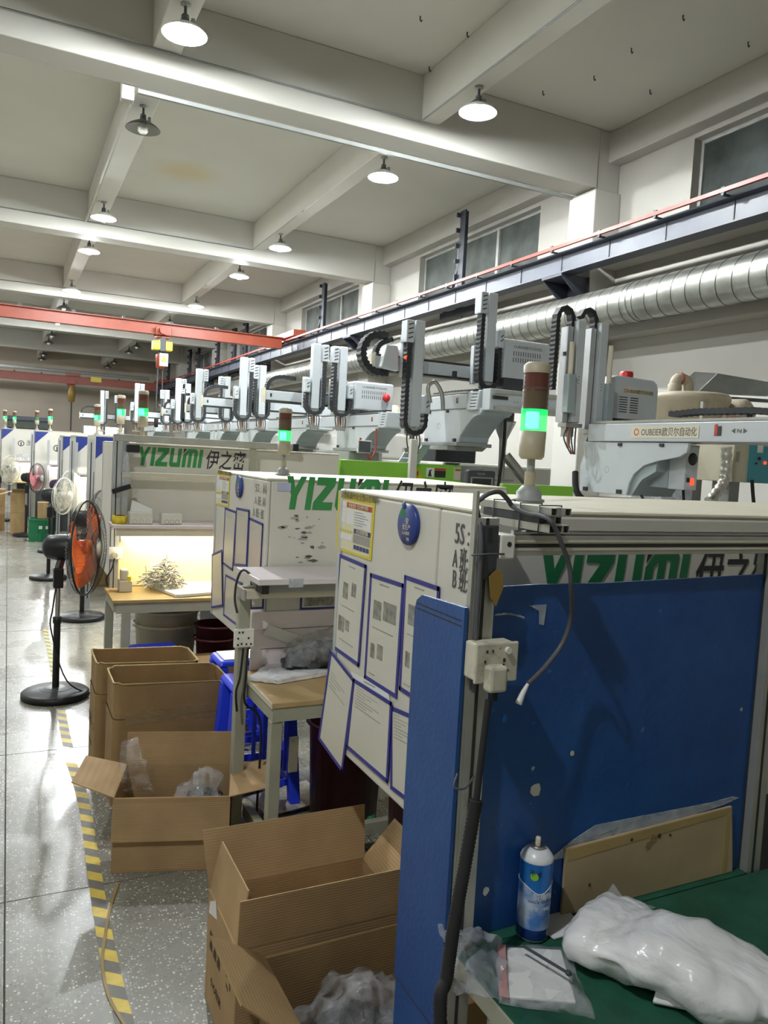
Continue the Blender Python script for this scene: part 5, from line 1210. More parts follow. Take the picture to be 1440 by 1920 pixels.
zr=onY(300,893,5.2).z; box(.66,5.195,zr-.02,2.0,5.225,zr+.02).build('middle_rail','cream',wc,bevel=.003)
box(1.5,5.2,zr,1.54,5.235,zt).build('upright','bench_paint',wc)
zs=onY(300,985,4.96).z
box(.585,4.95,zs-.022,2.0,5.185,zs).build('shelf','pink_white',wc,bevel=.003); box(.71,5.1851,zs-.022,2.0,5.298,zs).build('shelf_filler','pink_white',wc)
box(.61,4.97,zs-.07,2.0,4.99,zs-.0225).build('shelf_rail','cream',wc)
tb_=thing('tube_light','glowing fluorescent tube lamp under the shelf of the lit bench','lamp',(1.2,5.1,zs-.06))
box(.69,5.08,zs-.05,1.72,5.13,zs-.0225).build('lamp_housing','white_clean',tb_)
MB().m('tube_light').cyl((.70,5.105,zs-.068),(1.70,5.105,zs-.068),.014,n=12).build('tube',None,tb_)
for x in (.685,1.70): box(x,5.085,zs-.085,x+.015,5.125,zs-.05).build('tube_socket','white_clean',tb_)
lb=box(.66,5.262,T3+.001,2.1,5.285,zs-.075).build('back_panel',mat('cream_panel','e6d9a4',.5,var=.03),wc)
# things on the shelf and bench
rt=thing('tape_roll','roll of yellow tape standing on the shelf end of the lit bench','tape',(.64,5.05,zs))
MB().m('sign_yellow').lathe([(.032,0),(.045,0),(.045,.05),(.032,.05),(.032,0)],c=(.635,5.04,zs+.001),n=24).build('tape_ring',None,rt); MB().m('conductor_red').lathe([(.029,0.001),(.0315,0.001),(.0315,.051),(.029,.051)],c=(.635,5.04,zs+.001),n=24).build('core',None,rt)
tbx=thing('junction_box','light grey junction box with a paper sheet on it, on the lit shelf','box',(.76,5.05,zs))
box(.69,5.0,zs+.001,.83,5.1,zs+.075).build('enclosure','grey_paint' if False else 'white_panel',tbx,bevel=.006)
for k in range(3): MB().m('ink_faint').lathe([(.012,0),(.014,0)],c=(.72+k*.04,4.9995,zs+.018),n=16,axis=(0,-1,0)).build('knockout',None,tbx,fix=False)
o=MB().m('paper_white').prism([(.70,zs+.076),(.83,zs+.076),(.83,zs+.095),(.73,zs+.14),(.71,zs+.145)],'y',5.03,5.07).build('paper_sheet'); tag(o,'folded white paper on the grey junction box of the lit shelf','paper')
tb2=thing('junction_box','light grey junction box with round knockouts, farther along the lit shelf','box',(1.0,5.05,zs))
a=onY(303,970,5.0).x; b=onY(342,970,5.0).x
box(a,5.0,zs+.001,b,5.09,zs+.07).build('enclosure','white_panel',tb2,bevel=.006)
for k in range(3): MB().m('ink_grey').lathe([(.012,0),(.014,0)],c=(a+(b-a)*(.25+.25*k),4.9995,zs+.018),n=16,axis=(0,-1,0)).build('knockout',None,tb2,fix=False)
sw=thing('socket_box','white socket with a plug on the front of the lit bench upright','socket',(.63,5.18,.93))
a=onY(204,1026,5.17); b=onY(229,1049,5.17); box(a.x,5.172,b.z,b.x,5.1885,a.z).build('face_plate','socket_white',sw,bevel=.003)
MB().m('socket_dirty').cyl((a.x+.035,5.172,b.z+.03),(a.x+.035,5.14,b.z+.03),.018,n=12).build('plug',None,sw)
MB().m('black_rubber').tube(smooth_path([(a.x+.035,5.145,b.z+.015),(a.x+.02,5.14,b.z-.05),(a.x-.01,5.15,b.z-.12),(a.x+.0,5.16,T3+.02)],6),.005,6).build('lead',None,sw)
sk=thing('counter_box','small cream counter with a dial at the left of the lit bench top','counter',(.73,5.1,T3))
a=onY(222,1098,5.08).x; b=onY(246,1098,5.08).x
box(a,5.03,T3+.001,b,5.13,T3+.07).build('base','cream',sk,bevel=.004); box(a+.01,5.05,T3+.0705,b-.02,5.12,T3+.14).build('head','cream',sk,bevel=.01)
MB().m('sign_yellow').cyl((b-.02,5.03,T3+.075),(b-.02,5.03,T3+.10),.012,n=12).build('knob',None,sk)
ZB=T3+.003
hp=thing('heap_of_parts','heap of wiry grey moulded sprues on the lit bench','parts',(1.0,5.08,T3))
a=onZ(295,1095,T3); rr=random.Random(5); b=MB().m('steel')
for k in range(240):
    th=rr.uniform(0,PI); rad=.12*math.sqrt(rr.random()); c=Vector((a.x+rad*math.cos(th)*rr.choice((-1,1)),5.08+.09*rr.uniform(-1,1),T3+.01)); hgt=.19*(1-(abs(c.x-a.x)/.13)**2*.8)*rr.random()
    d=Vector((rr.uniform(-1,1),rr.uniform(-.6,.6),rr.uniform(-.4,.4))).normalized()*.04
    hgt=max(hgt,.03); b.tube([c+Vector((0,0,hgt))-d,c+Vector((0,0,hgt+.012)),c+Vector((0,0,hgt))+d],.003,4)
b.build('sprue_heap',None,hp)['kind']='stuff'
ws=thing('white_sheets','stack of white sheets at the right of the lit bench top','packing',(1.2,5.0,T3))
q=[onZ(262,1092,T3+.01),onZ(330,1118,T3+.01),onZ(410,1112,T3+.01),onZ(410,1085,T3+.01),onZ(330,1083,T3+.01)]
MB().m('paper_white').prism([(v.x,v.y) for v in q],'z',T3+.002,T3+.02).build('stack',None,ws,bevel=.003)
# below
tapered('tub','large white grubby tub under the lit bench','tub',.99,5.30,.17,.21,.001,.55,'basin')
tapered('bucket','dark maroon bucket with a stick in it, under the lit bench','bucket',1.25,4.98,.10,.13,.001,.50,'dark_maroon')
o=MB().m('grey_paint').tube([(1.28,4.98,.1),(1.36,5.0,.42),(1.40,5.02,.62)],.012,8).build('stick'); tag(o,'grey stick leaning in the maroon bucket under the lit bench','stick')
# film scraps hanging on the third guard's post, black clamp
hf=thing('hanging_film','twisted clear film hanging from the top of the lit bench upright','film',(.7,5.15,1.4))
o=MB().m('film').slab([(.665,5.17,1.60),(.70,5.17,1.60),(.71,5.16,1.36),(.655,5.16,1.36)],.004).build('film_strip',None,hf); crumple(o,4,.02,18,3)
o=box(.68,5.15,1.59,.76,5.184,1.64).build('clamp','black',hf,bevel=.006)
MB().m('black').bar((.60,5.16,1.335),(.71,5.15,1.375),.03).build('clip',None,hf)

# ================================================================ CARTONS
def carton(name,label,x,y,w,d,h,rz,mt,flaps,z0=.001,t=.006,group=None,rim=None,prints=None,cat='carton'):
    """open box: four walls, bottom, and flaps as (side, length, angle from upright, taper)"""
    o=thing(name,label,cat,(x,y,z0),group)
    P=lambda b,n,m=None,bv=0: b.build(n,m,o,bevel=bv)
    L=Vector((x,y,z0)); W2,D2=w/2,d/2
    def at(b): b.v=[(v[0]+x,v[1]+y,v[2]+z0) for v in b.v]; return b
    P(at(MB().m(mt).box(-W2,-D2,0,W2,D2,t)),'bottom')
    P(at(MB().m(mt).box(-W2,-D2,t,W2,-D2+t,h)),'front_wall',bv=.002); P(at(MB().m(mt).box(-W2,D2-t,t,W2,D2,h)),'back_wall',bv=.002)
    P(at(MB().m(mt).box(-W2,-D2+t,t,-W2+t,D2-t,h)),'side_wall',bv=.002); P(at(MB().m(mt).box(W2-t,-D2+t,t,W2,D2-t,h)),'side_wall',bv=.002)
    for side,ln,ang,tap in flaps:
        a=math.radians(ang)
        if side in 'fb':
            s=-1 if side=='f' else 1; y0=s*(D2-.003); dy=s*math.sin(a)*ln; dz=math.cos(a)*ln
            q=[Vector((-W2,y0,h+.001)),Vector((W2,y0,h+.001)),Vector((W2-tap,y0+dy,h+dz)),Vector((-W2+tap,y0+dy,h+dz))]
        else:
            s=-1 if side=='l' else 1; x0=s*(W2-.003); dx=s*math.sin(a)*ln; dz=math.cos(a)*ln
            q=[Vector((x0,-D2,h+.001)),Vector((x0,D2,h+.001)),Vector((x0+dx,D2-tap,h+dz)),Vector((x0+dx,-D2+tap,h+dz))]
        P(at(MB().m(mt).slab(q,.004)),{'f':'front_flap','b':'back_flap','l':'side_flap','r':'side_flap'}[side])
    o.rotation_euler=(0,0,rz)
    return o
def carton_marks(o,x,y,d,z,z0,w):
    """recycling arrows and handling marks printed on the left side of a carton (faces -X)"""
    xx=x-w/2-.0008
    for i in range(3):
        a=2*PI*i/3+.5; c=(y-d*.28,z)
        p=[(c[0]+.024*math.cos(a+u)*k,c[1]+.024*math.sin(a+u)*k) for u,k in ((0,1),(.75,1),(1.1,.85),(.75,.62),(0,.7))]
        MB().m('card_print').prism(p,'x',xx-.0004,xx).build('recycling_arrow',None,o)
    for k,(dy,ww) in enumerate(((.0,.03),(.10,.03),(.2,.03))):
        yy=y+d*.0+dy*d*1.4
        MB().m('card_print').prism([(yy,z-.025),(yy+ww,z-.025),(yy+ww,z-.01),(yy+ww*.6,z),(yy+ww,z+.012),(yy+ww,z+.03),(yy,z+.03),(yy+ww*.35,z+.01),(yy,z)],'x',xx-.0004,xx).build('handling_mark',None,o)
    text('printed_text','小心轻放',.03,(xx,y+d*.3,z-.12),'-X','card_print',o,ext=.0003)
c1=carton('carton','open brown carton with raised flaps and printed left side before the nearest guard',.82,2.05,.51,.32,.335,0,'card',[('f',.14,4,.0),('b',.165,18,-.015),('l',.15,-10,.02),('r',.16,38,.02)])
c1.rotation_euler=(0,0,0); carton_marks(c1,.82,2.05,.32,.20,0,.51)
MB().m('paper_white').prism([(2.10,.30),(2.19,.27),(2.18,.31),(2.12,.345)],'x',.82-.2565,.82-.2555).build('torn_label',None,c1)
c0=carton('carton','open carton at the bottom edge holding clear film, nearest to the camera',.85,1.66,.46,.36,.34,.02,'card_dark',[('l',.20,52,.05)])
p=onZ(640,1840,.30)
fb=thing('bag_of_film','crumpled clear bags filling the nearest carton','bag',(.86,1.66,.02))
ZB=.03
o=pillow([(.70,1.66,.11,.14),(.80,1.68,.13,.2),(.90,1.66,.13,.18),(1.0,1.65,.1,.13)],0,0,'contents','dark_parts',fb); o['kind']='stuff'; crumple(o,1,.02,30,1)
for v in o.data.vertices:
    w_=v.co+fb.location; v.co.x=min(max(w_.x,.645),1.05)-fb.location.x; v.co.y=min(max(w_.y,1.50),1.815)-fb.location.y; v.co.z=max(v.co.z,.0)
o=pillow([(.70,1.66,.12,.22),(.80,1.68,.14,.30),(.90,1.66,.14,.28),(1.0,1.65,.12,.22)],0,0,'bag_skin','film',fb); crumple(o,2,.05,14,4)
for v in o.data.vertices:
    w_=v.co+fb.location; v.co.x=min(max(w_.x,.64),1.055)-fb.location.x; v.co.y=min(max(w_.y,1.495),1.82)-fb.location.y; v.co.z=max(v.co.z,.0)
c2=carton('carton','open carton with its front flap folded down, clear film inside, beside the floor tape',.0,.0,.44,.32,.295,0,'card',[('f',.165,172,.0),('b',.14,6,.0),('l',.17,72,.03),('r',.15,80,.02)])
c2.location=(.640,3.09,.001); c2.rotation_euler=(0,0,-.285)
f2=thing('bag_of_film','clear bag hanging over the left edge of the flap-down carton','bag',(.53,3.15,.05))
rows=[[onZ(228,1395,.45),onZ(255,1386,.46),onZ(262,1400,.44)],[onZ(222,1430,.40),onZ(248,1420,.42),onZ(275,1440,.38)],[onZ(228,1470,.30),onZ(255,1465,.32),onZ(290,1480,.28)],[onZ(238,1492,.20),onZ(262,1500,.20),onZ(300,1500,.18)]]
v=[p for r_ in rows for p in r_]; o=MB().m('film').add(v,[(i*3+j,i*3+j+1,(i+1)*3+j+1,(i+1)*3+j) for i in range(3) for j in range(2)],True).build('bag_skin',None,f2,fix=False); crumple(o,5,.025,16,6)
f3=thing('bag_of_parts','clear bag of dark parts in the right of the flap-down carton','bag',(.76,3.03,.02))
ZB=.02
o=pillow([(.64,3.06,.08,.17),(.73,3.04,.11,.25),(.81,3.02,.08,.22)],0,0,'contents','dark_parts',f3); o['kind']='stuff'; crumple(o,1,.02,30,1)
o=pillow([(.62,3.07,.09,.22),(.72,3.05,.12,.33),(.81,3.03,.09,.30)],0,0,'bag_skin','film',f3); crumple(o,2,.03,18,2)
# two tall worn cartons, flaps taped up
def tall_carton(label,x,y,w,d,h,hs,mt,marks=False,dip=.02):
    t=thing('tall_carton',label,'carton',(x,y,.001))
    W,D=w/2,d/2; n=6; r=.035
    def ring(s,z):
        out=[]
        for cxx,cyy,a0 in ((W-r,-D+r,-PI/2),(W-r,D-r,0),(-W+r,D-r,PI/2),(-W+r,-D+r,PI)):
            for i in range(n+1):
                a=a0+PI/2*i/n; out.append((x+(cxx+r*math.cos(a))*s,y+(cyy+r*math.sin(a))*s,z))
        return out
    rr=random.Random(int(x*100)); k=4*(n+1)
    lo=ring(1,.002); mid=ring(1,hs); mid2=ring(.988,hs+.002); top=[(a,b,h+rr.uniform(-.006,.004)-dip*max(0,(a-x)/W)) for a,b,_ in ring(.99,h)]
    ti=[(x+(a-x)*.975,y+(b-y)*.965,z) for a,b,z in top]; bi=[(x+(a-x)*.975,y+(b-y)*.965,.01) for a,b,_ in lo]
    R=[lo,mid]; MB().m(mt).add(lo+mid,[(i,(i+1)%k,k+(i+1)%k,k+i) for i in range(k)]).build('carton_body',None,t)
    allv=mid2+top+ti+bi; MB().m(mt).add(allv,[(j*k+i,j*k+(i+1)%k,(j+1)*k+(i+1)%k,(j+1)*k+i) for j in range(3) for i in range(k)]+[[3*k+i for i in range(k)]]).build('taped_flaps',None,t)
    rimv=[(a,b,z+.001) for a,b,z in top]; MB().m('stained_board').tube(rimv,[.0035*rr.uniform(.6,1.5) for _ in rimv],5,closed=True).build('frayed_rim',None,t)
    MB().m('tape_thin').box(x-W*.8,y-D-.0012,hs-.025,x+W*.85,y-D-.0005,hs+.035).build('clear_tape',None,t)
    if marks: carton_marks(t,x,y,d,.24,0,w)
    return t
tall_carton('tall worn carton with taped-up flaps, the front one of two behind the flap-down carton',.715,3.72,.535,.30,.565,.40,'card_dark')
tall_carton('tall worn carton with printed arrows, the rear one of two, by the fan base',.655,4.05,.50,.30,.575,.42,'card_dark',True)
# ================================================================ FLOOR TAPE
tp=thing('floor_tape','worn yellow and black hazard tape along the aisle floor','tape',(.32,4,0))
pts=[(235,1925),(212,1830),(190,1720),(172,1600),(158,1510),(143,1455),(133,1430)]
def tape(pts,w):
    P=[onZ(px,py,.0008) for px,py in pts]; S=smooth_path(P,10); L=0; k=0; acc=[0]
    for a,b in zip(S,S[1:]): acc.append(acc[-1]+(b-a).length)
    def at(s):
        for i in range(len(acc)-1):
            if acc[i+1]>=s: f=(s-acc[i])/max(1e-6,acc[i+1]-acc[i]); d=(S[i+1]-S[i]).normalized(); return S[i].lerp(S[i+1],f),Vector((-d.y,d.x,0)),d
        d=(S[-1]-S[-2]).normalized(); return S[-1],Vector((-d.y,d.x,0)),d
    s=0; step=.062
    while s<acc[-1]-step:
        p,n,d=at(s); q,n2,d2=at(s+step); sk=d*.02
        b=MB().m('yellow_tape' if k%2 else 'black_tape')
        vs=[p-n*w/2-sk,p+n*w/2+sk,q+n2*w/2+sk,q-n2*w/2-sk]; b.add([v+Vector((0,0,.0006)) for v in vs]+[v-Vector((0,0,.0006)) for v in vs],[(0,1,2,3),(7,6,5,4),(0,4,5,1),(1,5,6,2),(2,6,7,3),(3,7,4,0)])
        b.build('tape_stripe',None,tp); s+=step; k+=1
tape(pts,.05); tape([(128,1400),(122,1375),(117,1345),(113,1322)],.05)
tape([(104,1280),(99,1255),(93,1220),(85,1180)],.035)
st=thing('plastic_strap','tan plastic packing strap lying along the hazard tape at the bottom','strap',(.33,2.4,0))
p=[onZ(px,py,.004) for px,py in ((236,1925),(205,1870),(192,1810),(196,1760),(207,1700),(222,1655))]
MB().m('strap_tan').belt(smooth_path(p,6),(0.9,-.3,0),.010,.0015).build('strap',None,st)

# ================================================================ PEDESTAL FANS
def fan(label, x, y, zc, R, hx, hy, axis, blade, motor='black', wire='dark_grey', pole2='chrome', rb=.205, cap='gunmetal', lead=True):
    """pedestal fan: hub of the cage at (hx,hy,zc), blowing along axis"""
    t=thing('pedestal_fan',label,'fan',(x,y,0),'pedestal fans along the aisle')
    MB().m('black').lathe([(0,.001),(rb,.001),(rb,.03),(rb-.015,.042),(.1,.05),(.07,.062),(.045,.065),(0,.065)],c=(x,y,0),n=36).build('base',None,t)
    MB().m('dark_grey').lathe([(.085,.0535),(.09,.056),(.095,.052)],c=(x,y,0),n=32).build('base_ring',None,t)
    z1=zc*.52
    MB().m('black').cyl((x,y,.06),(x,y,z1),.021,n=16).build('lower_pole',None,t)
    MB().m('black').lathe([(.021,z1-.03),(.027,z1-.02),(.027,z1+.015),(.016,z1+.02)],c=(x,y,0),n=16).build('collar',None,t)
    MB().m(pole2).cyl((x,y,z1),(x,y,zc-.15),.015,n=14).build('upper_pole',None,t)
    A=Vector(axis).normalized(); hub=Vector((hx,hy,zc)); s=Vector((0,0,1)).rotation_difference(A).to_matrix()
    mc=hub-A*.10
    MB().m(motor).lathe([(0,-.26),(.05,-.258),(.075,-.235),(.082,-.18),(.085,-.10),(.07,-.055),(0,-.055)],c=hub,n=24,axis=A).build('motor_housing',None,t)
    MB().m('black').box(x-.03,y-.03,zc-.26,x+.03,y+.03,zc-.13).build('control_box',None,t,bevel=.008)
    MB().m('gunmetal').bar((x,y,zc-.14),tuple(hub-A*.15-Vector((0,0,.06))),.03,.04).build('tilt_joint',None,t)
    # blades
    for k in range(3):
        vs=[];N=6
        for i in range(N+1):
            r=.05+(R*.86-.05)*i/N
            for j in range(5):
                a=2*PI*k/3+(-.95+1.9*j/4)*(.7+.3*math.sin(PI*i/N)); zz=-.015+.035*(j/4-.5)*2*(1-.3*i/N)
                vs.append(hub+s@Vector((r*math.cos(a),r*math.sin(a),zz)))
        MB().m(blade).add(vs,[(i*5+j,i*5+j+1,(i+1)*5+j+1,(i+1)*5+j) for i in range(N) for j in range(4)],True).build('blade',None,t,fix=False)
    MB().m(blade).lathe([(.05,-.05),(.055,.02),(.03,.035),(0,.037)],c=hub,n=20,axis=A).build('spinner',None,t)
    # cage
    MB().m('black' if wire=='dark_grey' else wire).tube([hub+s@Vector((R*math.cos(2*PI*i/48),R*math.sin(2*PI*i/48),0)) for i in range(48)],.007,6,closed=True).build('cage_rim',None,t)
    for nm,sg,dep in (('front_grille',1,.075),('rear_grille',-1,.065)):
        b=MB().m(wire); n=64
        for i in range(n):
            a=2*PI*i/n; tw=.25*sg
            pts=[]
            for q in range(5):
                f=q/4; r=.06+(R-.06)*f; aa=a+tw*(1-f); pts.append(hub+s@Vector((r*math.cos(aa),r*math.sin(aa),sg*dep*math.sqrt(max(0,1-(f*.97)**4)))))
            b.tube(pts,.0013,3)
        for r,f in ((R*.45,.98),(R*.75,.82)): b.tube([hub+s@Vector((r*math.cos(2*PI*i/32),r*math.sin(2*PI*i/32),sg*dep*f)) for i in range(32)],.0018,4,closed=True)
        o=b.build(nm,None,t,fix=False); o['kind']='stuff'
    MB().m(cap).lathe([(.062,.07),(.065,.076),(.055,.086),(.05,.084)],c=hub,n=28,axis=A).build('badge_ring',None,t)
    MB().m('alu_clean').lathe([(.052,.083),(.03,.090),(0,.092)],c=hub,n=24,axis=A).build('badge',None,t)
    if lead:
        MB().m('black_rubber').tube(smooth_path([tuple(hub-A*.16-Vector((0,0,.09))),(x-.03,y-.03,zc*.6),(x-.035,y-.01,zc*.45),(x+.06,y-.08,.12),(x+rb+.03,y-.05,.006),(x+.24,y+.1,.006)],6),.005,6).build('lead',None,t)
    return t
fan('orange-bladed black pedestal fan beside the tall cartons, nearest of the fans',.305,5.285,.965,.30,.465,5.25,(.93,-.37,.02),'fan_orange')
fan('pink-orange pedestal fan with a black pole, half hidden behind the nearest fan',.646,7.58,.93,.27,.79,7.54,(.9,-.43,0),'fan_orange',pole2='black',lead=False)
fan('white wire-caged pedestal fan without coloured blades, third nearest',.457,9.85,.985,.215,.60,9.80,(.85,-.52,0),'fan_clear',wire='white_clean',pole2='black',cap='white_clean',lead=False)
fan('wire-caged pedestal fan with a purplish motor, just behind the white wire cage',.62,12.19,.98,.21,.80,12.15,(.85,-.5,0),'fan_clear',motor=mat('purple_motor','2f2340',.4),wire='white_clean',pole2='black',lead=False)
fan('pink-bladed pedestal fan beside the green crate',.30,14.2,.98,.24,.45,14.15,(.85,-.5,0),'fan_pink',lead=False)
fan('pale wire-caged pedestal fan at the left edge, farthest of the fans',-.12,16.75,1.0,.28,.06,16.7,(.8,-.6,0),'fan_clear',wire='cream',pole2='black',cap='cream',lead=False)

# ================================================================ FARTHER GUARDS (white with navy corner)
def guard2(x0,y,x1,zt,label,marks=True,depth=.9):
    t=thing('moulding_machine',label,'machine',(x0,y,0))
    MB().m('white_panel').box(x0,y,.72,x1,y+.02,zt).build('front_panel',None,t,bevel=.005)
    MB().m('white_panel').box(x0,y+.021,.72,x0+.02,y+depth,zt).build('end_panel',None,t,bevel=.005)
    MB().m('cream').box(x0,y,zt+.001,x1,y+depth,zt+.012).build('top_panel',None,t)
    MB().m('blue_corner').prism([(x0+.001,zt-.22),(x0+.001,zt-.002),(x0+.22,zt-.002)],'y',y-.002,y-.0005).build('navy_corner',None,t)
    MB().m('dark_grey').box(x0+.3,y+.05,0,x1,y+depth-.05,.719).build('base_frame',None,t)
    MB().m('alu_clean').box(x0-.07,y-.06,.0,x0-.02,y-.01,zt-.03).build('post',None,t); MB().m('slot_dark').box(x0-.05,y-.0615,.1,x0-.04,y-.06,zt-.06).build('slot',None,t)
    for k in range(3): MB().m('slot_dark').box(x0-.0015,y+.08+.2*k,.9,x0-.0005,y+.16+.2*k,zt-.35).build('side_slot',None,t)
    if marks:
        MB().m('letter_black').lathe([(.045,0),(.06,0)],c=(x0+.36,y-.001,zt-.28),n=24,axis=(0,-1,0)).build('round_emblem',None,t,fix=False)
        MB().m('letter_black').box(x0+.35,y-.0015,zt-.33,x0+.37,y-.0005,zt-.25).build('emblem_bar',None,t)
        text('lettering','海天塑机',.085,(x0+.46,y-.0015,zt-.28),'-Y','letter_black',t)
        MB().m('ink_grey').box(x0+.46,y-.0015,zt-.31,x0+.78,y-.0005,zt-.297).build('sub_line',None,t)
    return t
guard2(.777,8.1,2.2,1.694,'white machine guard with navy corner right behind the third guard',False)
guard2(.749,10.2,2.2,1.694,'white machine guard with navy corner, second beyond the third guard',False)
guard2(.741,12.5,2.2,1.694,'white machine guard with navy corner, third beyond the third guard',False)
guard2(.426,14.9,2.2,1.762,'white machine guard with navy corner and round emblem, behind the pink fan')
guard2(-.113,17.6,1.4,1.797,'white machine guard with navy corner, farthest one at the left edge')
def station(x0,x1,y,zs,label,tube,panel):
    t=thing('workbench',label,'bench',((x0+x1)/2,y,0))
    MB().m('stained_board').box(x0,y-.5,.73,x1,y-.075,.75).build('bench_top',None,t)
    for x in (x0+.02,x1-.06):
        for yy in (y-.48,y-.12): MB().m('bench_paint').box(x,yy,0,x+.04,yy+.035,.729).build('leg',None,t)
    for x in (x0,x1-.04): MB().m('alu_clean').box(x,y-.115,.751,x+.04,y-.08,1.62).build('upright',None,t)
    MB().m('pink_white').box(x0+.041,y-.32,zs,x1-.041,y-.09,zs+.02).build('shelf',None,t)
    MB().m('white_clean').box(x0+.042,y-.094,.76,x1-.042,y-.08,zs-.02).build('back_panel',None,t)
    l=thing('tube_light','glowing tube lamp under the shelf of the '+label,'lamp',((x0+x1)/2,y-.22,zs-.03))
    MB().m('white_clean').box(x0+.06,y-.25,zs-.03,x1-.06,y-.19,zs-.001).build('lamp_housing',None,l)
    MB().m(tube).cyl((x0+.06,y-.22,zs-.045),(x1-.06,y-.22,zs-.045),.014,n=10).build('tube',None,l)
    return t
station(.72,1.3,10.1,1.24,'lit bench right behind the white wire-caged fan','tube_light','white_clean')
station(.62,1.11,14.8,1.19,'lit bench beside the pink fan','tube_light_cool','white_clean')
station(.09,.54,17.5,1.16,'lit bench at the far left','tube_light','white_clean')
b=MB().m('paper_white').box(.76,9.62,.751,1.0,9.9,.79).build('paper_stack'); tag(b,'stack of white papers on the bench behind the white wire-caged fan','papers')
g=thing('reading_arm','grey adjustable arm with a small screen on the far round-emblem guard','arm',(.95,14.8,1.3))
MB().m('gunmetal').box(.87,14.80,1.212,.91,14.84,1.5).build('arm',None,g); MB().m('dark_grey').box(.86,14.80,1.501,1.0,14.84,1.60).build('head',None,g)
f=thing('film_bundle','bundle of clear film on the shelf of the far left bench','film',(.3,17.3,1.18)); ZB=1.183
o=pillow([(.16,17.3,.05,.10),(.30,17.3,.07,.15),(.44,17.3,.05,.08)],0,0,'bundle','film_grey',f); crumple(o,1,.012,20,3)
# towers on them
for px,y,z,s,on_,lab in ((182,10.5,1.708,1.1,True,'signal tower glowing teal-green in front of the bright far window, left one'),(226,8.4,1.708,1.15,True,'signal tower glowing green in front of the bright far window, right one'),
    (94,15.3,1.776,1.1,True,'signal tower glowing green on the far guard with the round emblem'),(69,15.6,1.776,1.0,False,'unlit signal tower on the far guard with the round emblem'),
    (27,18.0,1.811,1.0,True,'signal tower glowing green on the farthest guard, right of two'),(9,18.3,1.811,1.05,True,'signal tower glowing green on the farthest guard, left of two')):
    x=onY(px,800,y).x; tower(x,y,z,s*.68,lab,on_)
# dark canopy
c=thing('dark_canopy','dark grey-green canopy beyond the farthest guards at the left','canopy',(1.,24,0))
a=onY(14,780,24); b=onY(97,803,24)
MB().m(mat('canopy_cloth','3b423c',.7)).box(a.x,24,b.z-.05,b.x,25.2,a.z).build('canopy_sheet',None,c,bevel=.02)
for x in (a.x+.05,b.x-.1): MB().m('rail_dark').box(x,24.05,0,x+.06,24.11,b.z-.051).build('post',None,c)
MB().m('rail_dark').box(a.x,23.96,a.z-.09,b.x,23.999,a.z+.02).build('front_rail',None,c)
# clutter below the far benches
def small_box(name,x0,y0,z0,x1,y1,z1,m_,label,cat,flap=False):
    t=thing(name,label,cat,((x0+x1)/2,(y0+y1)/2,z0))
    MB().m(m_).box(x0,y0,z0,x1,y1,z1).build('body',None,t,bevel=.004)
    MB().m('stained_board').box((x0+x1)/2-.03,y0-.001,z0+.02,(x0+x1)/2+.03,y0-.0002,z1).build('parcel_tape',None,t)
    if flap: MB().m(m_).slab([(x0,y0,z1+.001),(x0,y1,z1+.001),(x0-.17,y1,z1-.06),(x0-.17,y0,z1-.06)],.004).build('side_flap',None,t); MB().m(m_).slab([(x0+.02,y0,z1+.002),(x1,y0,z1+.002),(x1,y0-.12,z1+.06),(x0+.02,y0-.12,z1+.06)],.004).build('front_flap',None,t)
    return t
small_box('carton',.06,14.42,.001,.32,14.72,.36,'card','lower carton of the stack behind the pink fan','carton')
small_box('carton',.06,14.42,.362,.32,14.72,.72,'card','upper carton with open flaps on the stack behind the pink fan','carton',True)
small_box('carton',.45,13.5,.363,.67,13.75,.62,'card','carton standing on the green crate beside the pink fan','carton')
small_box('carton',-.40,15.0,.001,-.02,15.4,.40,'card_dark','dark carton on the floor at the far left edge','carton')
small_box('carton',-.40,15.0,.402,-.02,15.4,.72,'card_dark','dark carton stacked at the far left edge','carton')
small_box('carton',.80,9.25,.001,1.2,9.55,.30,'card_dark','brown carton under the bench behind the white wire-caged fan','carton')
small_box('carton',.80,9.25,.302,1.2,9.55,.62,'card','carton with an open flap on another, behind the nearest fan head','carton',True)
cr=thing('green_crate','green plastic crate with white lettering on the floor beside the pink fan','crate',(.5,13.6,0))
x0,x1,y0,y1=.33,.68,13.45,13.8
for a in ((x0,y0,x1,y0+.02),(x0,y1-.02,x1,y1),(x0,y0+.021,x0+.02,y1-.021),(x1-.02,y0+.021,x1,y1-.021)): MB().m('crate_green').box(a[0],a[1],.001,a[2],a[3],.36).build('side',None,cr)
MB().m('crate_green').box(x0+.021,y0+.021,.001,x1-.021,y1-.021,.02).build('bottom',None,cr)
for k in range(7): MB().m('crate_green').box(x0+.02+k*.048,y0-.012,.02,x0+.032+k*.048,y0-.0005,.34).build('rib',None,cr)
MB().m('crate_green').box(x0-.012,y0-.014,.335,x1+.012,y0-.0005,.362).build('rim',None,cr)
for k in range(2): MB().m('paper_white').box(.47+.1*k,y0-.0145,.20,.52+.11*k,y0-.0125,.25).build('lettering_patch',None,cr)

